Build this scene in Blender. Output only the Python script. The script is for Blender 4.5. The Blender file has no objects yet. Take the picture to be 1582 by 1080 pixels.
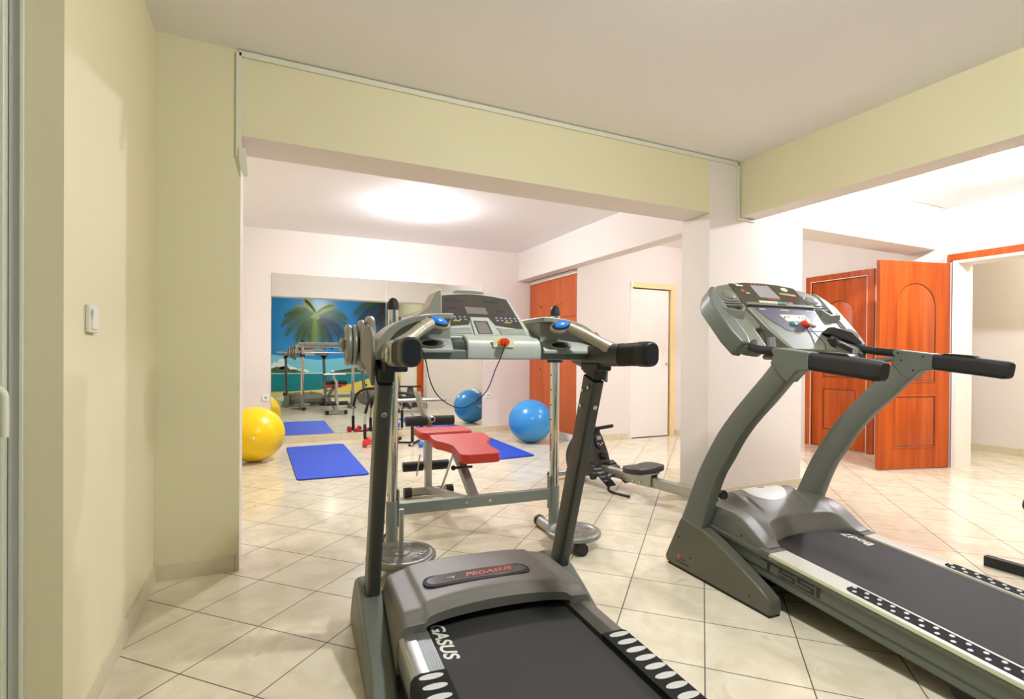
import bpy, bmesh, math, random
from mathutils import Vector, Matrix, Euler

random.seed(7)
C = bpy.context.scene.collection
PI = math.pi
R_ = math.radians

# ------------------------------------------------------------------ camera
scn = bpy.context.scene
W_, H_ = 1582.0, 1080.0
FPX, CY = 807.8, 554.74
cam_d = bpy.data.cameras.new('camera')
cam = bpy.data.objects.new('camera', cam_d)
C.objects.link(cam)
cam_d.sensor_fit = 'HORIZONTAL'
cam_d.sensor_width = 36.0
cam_d.lens = 36.0 * FPX / W_
cam_d.shift_y = (CY - H_ / 2) / W_
cam_d.clip_start = 0.05
yaw, pit, rol = R_(24.974), R_(-0.2805), R_(0.3929)
fw = Vector((math.sin(yaw) * math.cos(pit), math.cos(yaw) * math.cos(pit), math.sin(pit)))
r0 = Vector((math.cos(yaw), -math.sin(yaw), 0))
u0 = r0.cross(fw)
rr = r0 * math.cos(rol) + u0 * math.sin(rol)
uu = -r0 * math.sin(rol) + u0 * math.cos(rol)
mw = Matrix(((rr.x, uu.x, -fw.x, 0), (rr.y, uu.y, -fw.y, 0), (rr.z, uu.z, -fw.z, 1.08), (0, 0, 0, 1)))
cam.matrix_world = mw
scn.camera = cam

# ------------------------------------------------------------------ world, exposure
wd = bpy.data.worlds.new('world')
scn.world = wd
wd.use_nodes = True
wd.node_tree.nodes['Background'].inputs[0].default_value = (1.0, 0.9, 0.78, 1)
wd.node_tree.nodes['Background'].inputs[1].default_value = 0.05
scn.view_settings.view_transform = 'Standard'
scn.view_settings.look = 'None'
scn.view_settings.gamma = 1.0
scn.view_settings.use_curve_mapping = False
scn.view_settings.exposure = 0.0
LAMP_MIRROR = dict(pos=(1.40, 5.25), e=970.0, col=(1.0, 1.0, 1.10))
LAMP_RIGHT = dict(pos=(4.92, 2.02), e=1000.0, col=(1.0, 1.02, 1.14))
FILL_HALL = dict(pos=(7.05, 1.9), e=320.0, col=(1.0, 0.98, 0.80))  # unseen fill added to brighten the hall past the doorway
FILL_NEAR = dict(pos=(1.35, 0.80), e=720.0, col=(1.0, 1.02, 1.02))  # unseen fill added to lift the treadmill room
FILL_PASSAGE = dict(pos=(4.65, 4.35), e=330.0, col=(1.0, 1.0, 1.08))  # unseen fill added to brighten the wall round the white door

# ------------------------------------------------------------------ materials
def lin(c):
    return tuple(((v / 255.0) / 12.92 if v / 255.0 <= 0.04045 else ((v / 255.0 + 0.055) / 1.055) ** 2.4) for v in c)

def mat(name, rgb, rough=0.5, metal=0.0, var=0.0, vscale=6.0, bump=0.0, bscale=200.0, coat=0.0, spec=0.5):
    m = bpy.data.materials.new(name)
    m.use_nodes = True
    nt = m.node_tree
    b = nt.nodes['Principled BSDF']
    c = lin(rgb)
    b.inputs['Base Color'].default_value = (*c, 1)
    b.inputs['Roughness'].default_value = rough
    b.inputs['Metallic'].default_value = metal
    b.inputs['Specular IOR Level'].default_value = spec
    b.inputs['Coat Weight'].default_value = coat
    tc = nt.nodes.new('ShaderNodeTexCoord')
    if var > 0:
        n = nt.nodes.new('ShaderNodeTexNoise')
        n.inputs['Scale'].default_value = vscale
        n.inputs['Detail'].default_value = 4
        nt.links.new(tc.outputs['Object'], n.inputs['Vector'])
        mx = nt.nodes.new('ShaderNodeMix')
        mx.data_type = 'RGBA'
        mx.inputs[6].default_value = (*[v * (1 - var) for v in c], 1)
        mx.inputs[7].default_value = (*[min(1, v * (1 + var)) for v in c], 1)
        nt.links.new(n.outputs['Fac'], mx.inputs[0])
        nt.links.new(mx.outputs[2], b.inputs['Base Color'])
    if bump > 0:
        n2 = nt.nodes.new('ShaderNodeTexNoise')
        n2.inputs['Scale'].default_value = bscale
        n2.inputs['Detail'].default_value = 3
        nt.links.new(tc.outputs['Object'], n2.inputs['Vector'])
        bp = nt.nodes.new('ShaderNodeBump')
        bp.inputs['Strength'].default_value = bump
        bp.inputs['Distance'].default_value = 0.002
        nt.links.new(n2.outputs['Fac'], bp.inputs['Height'])
        nt.links.new(bp.outputs['Normal'], b.inputs['Normal'])
    return m

def tile_mat(name, size, c1, c2, mortar, rough, rot, loc, vein):
    m = bpy.data.materials.new(name)
    m.use_nodes = True
    nt = m.node_tree
    N, L = nt.nodes, nt.links
    b = N['Principled BSDF']
    tc = N.new('ShaderNodeTexCoord')
    mp = N.new('ShaderNodeMapping')
    mp.inputs['Rotation'].default_value = rot
    mp.inputs['Location'].default_value = loc
    L.new(tc.outputs['Object'], mp.inputs['Vector'])
    br = N.new('ShaderNodeTexBrick')
    br.offset = 0.0
    br.squash = 1.0
    br.inputs['Scale'].default_value = 1.0
    br.inputs['Brick Width'].default_value = size
    br.inputs['Row Height'].default_value = size
    br.inputs['Mortar Size'].default_value = 0.0026
    br.inputs['Mortar Smooth'].default_value = 0.2
    br.inputs['Color1'].default_value = (0.94, 0.94, 0.94, 1)
    br.inputs['Color2'].default_value = (1.0, 1.0, 1.0, 1)
    br.inputs['Mortar'].default_value = (0, 0, 0, 1)
    L.new(mp.outputs[0], br.inputs['Vector'])
    n = N.new('ShaderNodeTexNoise')
    n.inputs['Scale'].default_value = 5.5
    n.inputs['Detail'].default_value = 7
    n.inputs['Distortion'].default_value = 1.2
    L.new(tc.outputs['Object'], n.inputs['Vector'])
    rp = N.new('ShaderNodeValToRGB')
    rp.color_ramp.elements[0].position = 0.36
    rp.color_ramp.elements[0].color = (*lin(c1), 1)
    rp.color_ramp.elements[1].position = 0.62
    rp.color_ramp.elements[1].color = (*lin(c2), 1)
    e = rp.color_ramp.elements.new(0.72)
    e.color = (*lin(vein), 1)
    L.new(n.outputs['Fac'], rp.inputs[0])
    mu = N.new('ShaderNodeMix')
    mu.data_type = 'RGBA'
    mu.blend_type = 'MULTIPLY'
    mu.inputs[0].default_value = 1.0
    L.new(rp.outputs[0], mu.inputs[6])
    L.new(br.outputs['Color'], mu.inputs[7])
    mx = N.new('ShaderNodeMix')
    mx.data_type = 'RGBA'
    L.new(br.outputs['Fac'], mx.inputs[0])
    L.new(mu.outputs[2], mx.inputs[6])
    mx.inputs[7].default_value = (*lin(mortar), 1)
    L.new(mx.outputs[2], b.inputs['Base Color'])
    rm = N.new('ShaderNodeMapRange')
    rm.inputs[3].default_value = rough
    rm.inputs[4].default_value = 0.8
    L.new(br.outputs['Fac'], rm.inputs[0])
    L.new(rm.outputs[0], b.inputs['Roughness'])
    bp = N.new('ShaderNodeBump')
    bp.invert = True
    bp.inputs['Strength'].default_value = 0.3
    bp.inputs['Distance'].default_value = 0.002
    L.new(br.outputs['Fac'], bp.inputs['Height'])
    L.new(bp.outputs['Normal'], b.inputs['Normal'])
    return m

def wood_mat(name, c1, c2, rough=0.25, scale=(22, 22, 1.2)):
    m = bpy.data.materials.new(name)
    m.use_nodes = True
    nt = m.node_tree
    N, L = nt.nodes, nt.links
    b = N['Principled BSDF']
    tc = N.new('ShaderNodeTexCoord')
    mp = N.new('ShaderNodeMapping')
    mp.inputs['Scale'].default_value = scale
    L.new(tc.outputs['Object'], mp.inputs['Vector'])
    n = N.new('ShaderNodeTexNoise')
    n.inputs['Scale'].default_value = 1.0
    n.inputs['Detail'].default_value = 6
    n.inputs['Distortion'].default_value = 0.6
    L.new(mp.outputs[0], n.inputs['Vector'])
    rp = N.new('ShaderNodeValToRGB')
    rp.color_ramp.elements[0].position = 0.32
    rp.color_ramp.elements[0].color = (*lin(c1), 1)
    rp.color_ramp.elements[1].position = 0.66
    rp.color_ramp.elements[1].color = (*lin(c2), 1)
    L.new(n.outputs['Fac'], rp.inputs[0])
    L.new(rp.outputs[0], b.inputs['Base Color'])
    b.inputs['Roughness'].default_value = rough
    b.inputs['Coat Weight'].default_value = 0.03
    b.inputs['Coat Roughness'].default_value = 0.2
    b.inputs['Specular IOR Level'].default_value = 0.3
    return m

def emit_mat(name, col, e):
    m = bpy.data.materials.new(name)
    m.use_nodes = True
    b = m.node_tree.nodes['Principled BSDF']
    b.inputs['Base Color'].default_value = (0.9, 0.9, 0.9, 1)
    b.inputs['Emission Color'].default_value = (*col, 1)
    b.inputs['Emission Strength'].default_value = e
    return m

M = {}
M['paint_near'] = mat('cream yellow wall paint', (226, 218, 180), 0.75, var=0.02, vscale=2, bump=0.05, bscale=60)
M['paint'] = mat('warm white wall paint', (229, 220, 211), 0.75, var=0.015, vscale=2, bump=0.05, bscale=60)
M['ceil'] = mat('white ceiling paint', (243, 239, 238), 0.85, var=0.01, vscale=2)
M['floor'] = tile_mat('glossy cream floor tiles laid diagonally', 0.3335, (219, 207, 178), (231, 222, 196), (98, 90, 78), 0.15,
                      (0, 0, -PI / 4), (0.0618, 0.0164, 0), (220, 202, 172))
M['skirt'] = mat('beige ceramic skirting', (214, 202, 170), 0.3, var=0.08, vscale=12)
M['joint'] = mat('dark skirting joint', (120, 110, 92), 0.7)
M['plastic_white'] = mat('white plastic', (222, 220, 200), 0.35, var=0.02)
M['white'] = mat('white lacquer', (240, 236, 226), 0.4, var=0.01)
M['cream_frame'] = mat('pale yellow door frame', (240, 214, 158), 0.45, var=0.03)
M['door_red'] = wood_mat('cherry laminate', (182, 82, 34), (196, 96, 44), 0.3, (10, 10, 0.8))
M['door_wood'] = wood_mat('glossy cherry wood', (156, 62, 12), (190, 86, 22), 0.3, (16, 16, 0.9))
M['groove'] = wood_mat('darker carved groove wood', (104, 42, 14), (140, 62, 24), 0.35)
M['brass'] = mat('brass', (196, 150, 70), 0.3, 1.0, var=0.05)
M['black'] = mat('black rubber', (24, 24, 22), 0.55, var=0.1, vscale=40)
M['foam'] = mat('black foam grip', (26, 26, 24), 0.7, var=0.15, vscale=60, bump=0.2, bscale=500)
M['blackgloss'] = mat('black satin plastic', (22, 23, 22), 0.45, var=0.05)
M['darkgrey'] = mat('dark graphite paint', (66, 66, 60), 0.38, var=0.05, vscale=20)
M['t1_silver'] = mat('warm silver paint', (110, 106, 97), 0.48, 0.15, var=0.03, vscale=8)
M['t1_tray'] = mat('grey tray plastic', (140, 143, 131), 0.45, 0.05, var=0.03)
M['strip_black'] = mat('matt black strip', (24, 24, 23), 0.75, var=0.05, spec=0.2)
M['t1_arm'] = mat('satin silver metal', (176, 170, 152), 0.34, 0.6, var=0.03)
M['t1_console'] = mat('pale silver plastic', (176, 180, 168), 0.42, 0.1, var=0.02)
M['t1_beam'] = mat('grey green plastic', (104, 110, 100), 0.4, 0.1, var=0.03)
M['t2_grey'] = mat('grey green metal paint', (102, 107, 98), 0.42, 0.1, var=0.04, vscale=10)
M['t2_foot'] = mat('olive grey plastic', (92, 90, 76), 0.42, 0.0, var=0.05, vscale=10)
M['t2_cons'] = mat('grey console plastic', (108, 110, 94), 0.4, 0.05, var=0.04)
M['t2_hood'] = mat('satin grey hood', (104, 102, 92), 0.4, 0.1, var=0.03)
M['belt'] = mat('black running belt', (36, 35, 32), 0.7, var=0.12, vscale=5, bump=0.3, bscale=900)
M['rail_white'] = mat('pale rail cover', (208, 206, 196), 0.35, var=0.03)
M['rail_cream'] = mat('cream rail edge', (206, 204, 168), 0.4, var=0.03)
M['steel'] = mat('brushed steel', (190, 190, 186), 0.3, 0.9, var=0.04, vscale=30)
M['chrome'] = mat('chrome', (214, 214, 210), 0.07, 1.0, var=0.02)
M['cast'] = mat('grey cast iron paint', (138, 138, 128), 0.36, 0.35, var=0.06, vscale=30)
M['rack'] = mat('grey hammered paint', (132, 138, 128), 0.38, 0.3, var=0.05, vscale=60)
M['rack_lt'] = mat('silver paint', (176, 176, 170), 0.35, 0.5, var=0.04, vscale=60)
M['red_pad'] = mat('coral red vinyl', (192, 52, 36), 0.42, var=0.05, vscale=8)
M['foot_blk'] = mat('black end cap', (26, 25, 22), 0.5, var=0.1, vscale=30)
M['ball_y'] = mat('yellow ball rubber', (248, 206, 10), 0.28, var=0.03)
M['ball_b'] = mat('blue ball rubber', (54, 142, 204), 0.26, var=0.05, vscale=3)
M['mat_blue'] = mat('blue foam mat', (14, 66, 188), 0.62, var=0.04, vscale=12, bump=0.2, bscale=150)
M['mat_edge'] = mat('dark blue foam edge', (22, 44, 150), 0.7, var=0.05)
M['db_red'] = mat('red vinyl dumbbell', (206, 40, 42), 0.35, var=0.05)
M['db_blue'] = mat('blue vinyl dumbbell', (62, 124, 204), 0.35, var=0.05)
M['letter'] = mat('white print', (222, 220, 204), 0.5, var=0.02)
M['letter_dark'] = mat('dark print', (40, 40, 30), 0.5, var=0.02)
M['letter_red'] = mat('red print', (206, 70, 50), 0.4, var=0.02)
M['oval'] = mat('pale grey grip oval', (196, 196, 190), 0.5, var=0.03)
M['screen'] = mat('dark console glass', (52, 47, 44), 0.12, var=0.12, vscale=3, coat=0.5)
M['screen_blue'] = mat('dark blue keypad', (40, 48, 62), 0.2, var=0.08)
M['lcd'] = mat('grey lcd', (118, 112, 108), 0.15, var=0.05)
M['lcd2'] = mat('pale lcd', (158, 156, 160), 0.15, var=0.08, vscale=30)
M['btn_blue'] = mat('bright blue button', (34, 120, 214), 0.15, var=0.12, vscale=60, coat=0.6)
M['btn_white'] = mat('white keys', (226, 222, 190), 0.4, var=0.03)
M['btn_green'] = mat('green keys', (40, 140, 96), 0.35, var=0.03)
M['btn_red'] = mat('red key', (214, 56, 24), 0.35, var=0.05)
M['btn_orange'] = mat('orange disc', (240, 150, 30), 0.4, var=0.03)
M['btn_yellow'] = mat('yellow keys', (208, 200, 50), 0.4, var=0.03)
M['key_blue'] = mat('pale blue print', (150, 176, 206), 0.4, var=0.03)
M['purple'] = mat('slate purple overlay', (82, 80, 100), 0.3, var=0.05)
M['bolt'] = mat('zinc bolt', (200, 198, 186), 0.25, 0.9, var=0.05)
M['hole'] = mat('dark hole', (14, 14, 12), 0.7)
M['glass'] = mat('frosted door glass', (196, 208, 190), 0.25, var=0.02)
M['frame_grey'] = mat('grey aluminium frame', (198, 196, 194), 0.45, 0.1, var=0.02)
M['frame_lt'] = mat('pale aluminium frame', (222, 224, 200), 0.4, var=0.02)
M['rower'] = mat('charcoal plastic', (52, 48, 46), 0.42, var=0.06)
M['rower_alu'] = mat('rowing rail aluminium', (176, 178, 172), 0.3, 0.6, var=0.03)
mm = bpy.data.materials.new('mirror glass')
mm.use_nodes = True
_b = mm.node_tree.nodes['Principled BSDF']
_b.inputs['Base Color'].default_value = (0.80, 0.83, 0.78, 1)
_b.inputs['Metallic'].default_value = 1.0
_b.inputs['Roughness'].default_value = 0.004
M['mirror'] = mm

# ------------------------------------------------------------------ mesh helpers
def new():
    return bmesh.new()

def finish(name, bm, m, parent=None, bevel=0.0, seg=2, angle=38, mats=None):
    bmesh.ops.remove_doubles(bm, verts=bm.verts, dist=1e-6)
    bmesh.ops.recalc_face_normals(bm, faces=bm.faces)
    me = bpy.data.meshes.new(name)
    bm.to_mesh(me)
    bm.free()
    for x in (mats or [m]):
        me.materials.append(M[x] if isinstance(x, str) else x)
    o = bpy.data.objects.new(name, me)
    C.objects.link(o)
    me.shade_smooth()
    me.set_sharp_from_angle(angle=R_(angle))
    if bevel > 0:
        md = o.modifiers.new('bevel', 'BEVEL')
        md.width = bevel
        md.segments = seg
        md.limit_method = 'ANGLE'
        md.angle_limit = R_(30)
        md.harden_normals = True
    if parent is not None:
        o.parent = parent
    return o

def tagp(o, label):
    o['label'] = label
    return o

def tag(o, label, cat, group=None):
    o['label'] = label
    o['category'] = cat
    if group:
        o['group'] = group
    return o

def thing(name, label, cat, loc=(0, 0, 0), rz=0.0, group=None):
    o = bpy.data.objects.new(name, None)
    C.objects.link(o)
    o.empty_display_size = 0.1
    o.location = loc
    o.rotation_euler = (0, 0, rz)
    return tag(o, label, cat, group)

def struct(o):
    o['kind'] = 'structure'
    return o

def box(bm, x0, x1, y0, y1, z0, z1, mx=None, mi=0):
    vs = [bm.verts.new(Vector(p)) for p in
          ((x0, y0, z0), (x1, y0, z0), (x1, y1, z0), (x0, y1, z0), (x0, y0, z1), (x1, y0, z1), (x1, y1, z1), (x0, y1, z1))]
    if mx is not None:
        for v in vs:
            v.co = mx @ v.co
    for f in ((0, 3, 2, 1), (4, 5, 6, 7), (0, 1, 5, 4), (1, 2, 6, 5), (2, 3, 7, 6), (3, 0, 4, 7)):
        fc = bm.faces.new([vs[i] for i in f])
        fc.material_index = mi
    return vs

def prism(bm, pts, a, b, plane='yz', mi=0, mx=None):
    """outline pts in a plane, extruded from a to b along the remaining axis"""
    def P(p, t):
        if plane == 'yz':
            v = Vector((t, p[0], p[1]))
        elif plane == 'xz':
            v = Vector((p[0], t, p[1]))
        else:
            v = Vector((p[0], p[1], t))
        return mx @ v if mx is not None else v
    A = [bm.verts.new(P(p, a)) for p in pts]
    B = [bm.verts.new(P(p, b)) for p in pts]
    n = len(pts)
    fs = [bm.faces.new(A), bm.faces.new(B[::-1])]
    for i in range(n):
        fs.append(bm.faces.new((A[i], B[i], B[(i + 1) % n], A[(i + 1) % n])))
    for f in fs:
        f.material_index = mi

def frame_of(t):
    t = t.normalized()
    up = Vector((0, 0, 1)) if abs(t.z) < 0.92 else Vector((0, 1, 0))
    s = t.cross(up).normalized()
    return s, s.cross(t).normalized()

def sweep(bm, path, ring, scale=None, caps=True, mi=0):
    """sweep a 2-d ring (side, up) along a path with parallel transport"""
    P = [Vector(p) for p in path]
    n = len(P)
    T = []
    for i in range(n):
        a = P[max(0, i - 1)]
        b = P[min(n - 1, i + 1)]
        T.append((b - a).normalized())
    s, u = frame_of(T[0])
    rings = []
    for i in range(n):
        if i > 0:
            q = T[i - 1].rotation_difference(T[i])
            s = q @ s
            u = q @ u
        k = scale[i] if scale else 1.0
        if not isinstance(k, (tuple, list)):
            k = (k, k)
        rings.append([bm.verts.new(P[i] + s * (c[0] * k[0]) + u * (c[1] * k[1])) for c in ring])
    m = len(ring)
    for i in range(n - 1):
        for j in range(m):
            f = bm.faces.new((rings[i][j], rings[i][(j + 1) % m], rings[i + 1][(j + 1) % m], rings[i + 1][j]))
            f.material_index = mi
    if caps:
        bm.faces.new(rings[0][::-1]).material_index = mi
        bm.faces.new(rings[-1]).material_index = mi

def circ(r, n=16, ry=None):
    ry = r if ry is None else ry
    return [(r * math.cos(2 * PI * i / n), ry * math.sin(2 * PI * i / n)) for i in range(n)]

def rrect(w, h, r, n=4):
    o = []
    for cx, cy, a0 in ((w / 2 - r, h / 2 - r, 0), (-w / 2 + r, h / 2 - r, 90), (-w / 2 + r, -h / 2 + r, 180), (w / 2 - r, -h / 2 + r, 270)):
        for i in range(n + 1):
            a = R_(a0 + 90.0 * i / n)
            o.append((cx + r * math.cos(a), cy + r * math.sin(a)))
    return o

def smooth(pts, k=6):
    P = [Vector(p) for p in pts]
    if len(P) < 3:
        return P
    out = []
    for i in range(len(P) - 1):
        a = P[i - 1] if i > 0 else P[0] * 2 - P[1]
        b, c = P[i], P[i + 1]
        d = P[i + 2] if i + 2 < len(P) else P[-1] * 2 - P[-2]
        for j in range(k):
            t = j / k
            out.append(0.5 * ((2 * b) + (c - a) * t + (2 * a - 5 * b + 4 * c - d) * t * t + (-a + 3 * b - 3 * c + d) * t ** 3))
    out.append(P[-1])
    return out

def tube(bm, pts, r, n=14, sm=0, mi=0, ry=None):
    sweep(bm, smooth(pts, sm) if sm else pts, circ(r, n, ry), mi=mi)

def bar(bm, a, b, w, h, r=0.004, mi=0):
    sweep(bm, [a, b], rrect(w, h, r, 3), mi=mi)

def lathe(bm, prof, mx=None, n=40, mi=0):
    """prof = (radius, height) list round the local z axis"""
    rings = []
    for r, z in prof:
        if r < 1e-5:
            v = Vector((0, 0, z))
            rings.append([bm.verts.new(mx @ v if mx is not None else v)])
        else:
            ring = []
            for i in range(n):
                a = 2 * PI * i / n
                v = Vector((r * math.cos(a), r * math.sin(a), z))
                ring.append(bm.verts.new(mx @ v if mx is not None else v))
            rings.append(ring)
    for a, b in zip(rings[:-1], rings[1:]):
        if len(a) == 1 and len(b) == 1:
            continue
        for i in range(n):
            j = (i + 1) % n
            if len(a) == 1:
                f = bm.faces.new((a[0], b[i], b[j]))
            elif len(b) == 1:
                f = bm.faces.new((a[i], b[0], a[j]))
            else:
                f = bm.faces.new((a[i], b[i], b[j], a[j]))
            f.material_index = mi

def disc_at(bm, c, nrm, r, t, n=20, mi=0):
    nrm = Vector(nrm).normalized()
    mx = Matrix.Translation(Vector(c)) @ nrm.to_track_quat('Z', 'Y').to_matrix().to_4x4()
    lathe(bm, [(0, 0), (r, 0), (r, t * 0.7), (r * 0.88, t), (0, t)], mx, n, mi)

def ell(bm, c, rx, ry, rz, nu=24, nv=14, mi=0, mx=None):
    prof = []
    rings = []
    c = Vector(c)
    for j in range(nv + 1):
        th = -PI / 2 + PI * j / nv
        if j in (0, nv):
            v = Vector((0, 0, rz * math.sin(th)))
            rings.append([bm.verts.new(c + (mx @ v if mx is not None else v))])
        else:
            ring = []
            for i in range(nu):
                a = 2 * PI * i / nu
                v = Vector((rx * math.cos(th) * math.cos(a), ry * math.cos(th) * math.sin(a), rz * math.sin(th)))
                ring.append(bm.verts.new(c + (mx @ v if mx is not None else v)))
            rings.append(ring)
    for a, b in zip(rings[:-1], rings[1:]):
        for i in range(nu):
            j = (i + 1) % nu
            if len(a) == 1:
                f = bm.faces.new((a[0], b[j], b[i]))
            elif len(b) == 1:
                f = bm.faces.new((a[i], a[j], b[0]))
            else:
                f = bm.faces.new((a[i], a[j], b[j], b[i]))
            f.material_index = mi

def text(name, body, size, mx, m, parent, ext=0.0006, shear=0.0, sx=1.0, bold=0.0):
    cu = bpy.data.curves.new(name, 'FONT')
    cu.body = body
    cu.size = size
    cu.extrude = ext
    cu.shear = shear
    cu.offset = bold
    cu.align_x = 'CENTER'
    cu.align_y = 'CENTER'
    t = bpy.data.objects.new(name, cu)
    C.objects.link(t)
    bpy.context.view_layer.update()
    dg = bpy.context.evaluated_depsgraph_get()
    me = bpy.data.meshes.new_from_object(t.evaluated_get(dg))
    bpy.data.objects.remove(t)
    me.transform(mx @ Matrix.Diagonal((sx, 1, 1, 1)))
    me.name = name
    me.materials.clear()
    me.materials.append(M[m])
    o = bpy.data.objects.new(name, me)
    C.objects.link(o)
    o.parent = parent
    return o

def basis(origin, x, y):
    x = Vector(x).normalized()
    y = Vector(y).normalized()
    z = x.cross(y)
    return Matrix(((x.x, y.x, z.x, origin[0]), (x.y, y.y, z.y, origin[1]), (x.z, y.z, z.z, origin[2]), (0, 0, 0, 1)))

# ------------------------------------------------------------------ room shell
CE = 2.60          # ceiling
BM = 2.175         # underside of beams
YF, YBk = 2.95, 3.24   # front and back of the dividing wall
YM = 6.95          # mirror wall
YN = -0.85         # wall behind the camera

bm = new(); box(bm, -1.6, 8.0, YN - 0.15, YM + 0.15, -0.12, 0)
struct(finish('floor', bm, 'floor'))
bm = new(); box(bm, -1.6, 8.0, YN - 0.15, YM + 0.15, CE, CE + 0.12)
struct(finish('ceiling', bm, 'ceil'))

# left wall: near room stub, and the far room
bm = new()
box(bm, -0.72, -0.49, 1.75, YM, 0, CE)
o = finish('wall_left', bm, None, mats=['paint_near', 'paint'])
for p in o.data.polygons:
    if p.center.y > 3.3 and p.normal.y > 0.5:
        p.material_index = 1
struct(o)
# wall plane with the glazed door, left of the picture edge
bm = new()
box(bm, -1.6, -1.36, 1.75, 1.95, 0, CE)
box(bm, -1.36, -0.57, 1.75, 1.95, 2.45, CE)
box(bm, -0.80, -0.575, 1.90, 1.95, 0, 2.45)
struct(finish('wall_far_left', bm, 'paint_near'))
bm = new(); box(bm, -1.6, -1.5, YN, 1.75, 0, CE)
struct(finish('wall_near_left', bm, 'paint_near'))
# wall with the wide opening
bm = new()
def seg(x0, x1, z0):
    box(bm, x0, x1, YF, YBk, z0, CE)
seg(-0.49, -0.13, 0); seg(-0.13, 3.01, BM); seg(3.01, 4.05, 0); seg(4.05, 6.03, BM); seg(6.03, 6.2, 0)
o = finish('wall_middle', bm, None, mats=['paint_near', 'paint'])
for p in o.data.polygons:
    c, n = p.center, p.normal
    near = (n.y < -0.5 and c.x < 3.3)
    p.material_index = 0 if near else 1
struct(o)
# beam towards the camera on the right
bm = new(); box(bm, 3.32, 3.50, YN, YF, BM, CE)
o = finish('trim_1', bm, None, mats=['paint_near', 'paint'])
for p in o.data.polygons:
    p.material_index = 0 if p.normal.x < -0.5 else 1
struct(o)
# beam in the far room above the wardrobe
bm = new(); box(bm, 3.33, 3.50, YBk, YM, 2.19, CE)
struct(finish('trim_2', bm, 'paint'))
bm = new(); box(bm, -0.72, 4.3, YM, YM + 0.15, 0, CE)
struct(finish('wall_mirror_side', bm, 'paint'))
# far wall with the white door
bm = new()
box(bm, 3.52, 4.12, 5.62, 5.632, 0, CE)
box(bm, 4.12, 4.34, 5.62, 5.77, 0, CE)
box(bm, 4.34, 5.10, 5.62, 5.77, 2.08, CE)
box(bm, 5.10, 6.35, 5.62, 5.77, 0, CE)
struct(finish('wall_back', bm, 'paint'))
# right wall with two doorways
XR = 6.20
bm = new()
box(bm, XR, 6.45, 4.42, 5.77, 0, CE)
box(bm, XR, 6.45, 3.62, 4.42, 2.08, CE)
box(bm, XR, 6.45, 2.87, 3.62, 0, CE)
box(bm, XR, 6.45, 1.25, 2.87, 2.06, CE)
box(bm, XR, 6.45, YN, 1.25, 0, CE)
struct(finish('wall_right', bm, 'paint'))
bm = new()
box(bm, 7.68, 7.8, 0.4, 4.2, 0, CE)
struct(finish('wall_far_right', bm, 'paint'))
bm = new(); box(bm, 6.45, 7.68, 4.1, 4.2, 0, CE); box(bm, 6.45, 7.68, 0.4, 0.5, 0, CE)
struct(finish('wall_hall_ends', bm, 'paint'))
bm = new(); box(bm, -1.6, 6.45, YN - 0.15, YN, 0, CE)
struct(finish('wall_behind', bm, 'paint'))

# skirtings (tile strips with joints every 33 cm)
def skirt(name, runs, h=0.078, t=0.012):
    bm = new()
    for (x0, y0, x1, y1, nx, ny) in runs:
        d = Vector((x1 - x0, y1 - y0, 0)); L = d.length; d.normalize()
        n = Vector((nx, ny, 0))
        mx = Matrix(((d.x, n.x, 0, x0), (d.y, n.y, 0, y0), (0, 0, 1, 0), (0, 0, 0, 1)))
        box(bm, 0, L, 0, t * 0.8, 0, h - 0.001, mx, 1)
        s = 0.0
        while s < L - 1e-3:
            e = min(L, s + 0.33)
            box(bm, s + (0.0012 if s > 0 else 0), e - (0.0012 if e < L else 0), 0, t, 0, h, mx, 0)
            s = e
    return struct(finish(name, bm, None, mats=['skirt', 'joint']))
skirt('baseboard_left', [(-0.49, 1.75, -0.49, 2.938, 1, 0), (-0.49, YBk + 0.012, -0.49, YM - 0.012, 1, 0)])
skirt('baseboard_middle', [(-0.478, YF, -0.13, YF, 0, -1), (3.01, YF, 4.05, YF, 0, -1), (3.01, YF, 3.01, YBk, -1, 0)])
skirt('baseboard_mirror_side', [(-0.478, YM, 3.50, YM, 0, -1)])
skirt('baseboard_back', [(3.54, 5.62, 4.30, 5.62, 0, -1), (5.12, 5.62, 6.2, 5.62, 0, -1)])
skirt('baseboard_far_right', [(7.68, 0.6, 7.68, 4.0, -1, 0)])
skirt('baseboard_behind', [(-0.5, YN, 6.2, YN, 0, 1)])

# glazed door at the left picture edge
bm = new()
box(bm, -1.36, -0.575, 1.745, 1.80, 2.38, 2.45); box(bm, -1.36, -1.29, 1.745, 1.80, 0, 2.38)
box(bm, -0.600, -0.570, 1.745, 1.80, 0, 2.38)
d1 = struct(finish('door_1', bm, 'frame_grey', bevel=0.002))
bm = new(); box(bm, -0.5755, -0.5695, 1.737, 1.745, 0, 2.45)
finish('frame_lip', bm, 'frame_lt', d1)
bm = new()
box(bm, -0.660, -0.602, 1.725, 1.77, 0.02, 2.37); box(bm, -1.28, -1.21, 1.725, 1.77, 0.02, 2.37)
box(bm, -1.21, -0.66, 1.725, 1.77, 0.02, 0.14); box(bm, -1.21, -0.66, 1.725, 1.77, 2.27, 2.37)
finish('stile', bm, 'frame_lt', d1, bevel=0.003)
bm = new(); box(bm, -1.21, -0.66, 1.74, 1.75, 0.14, 2.27)
finish('glass_pane', bm, 'glass', d1)
bm = new()
tube(bm, smooth([(-0.640, 1.723, 0.995), (-0.640, 1.69, 0.995), (-0.632, 1.675, 0.995), (-0.600, 1.672, 0.995)], 4) +
     smooth([(-0.592, 1.672, 0.992), (-0.582, 1.672, 0.978), (-0.581, 1.672, 0.94), (-0.581, 1.672, 0.875)], 4), 0.0085, 14)
box(bm, -0.655, -0.625, 1.718, 1.727, 0.90, 1.06)
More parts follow.
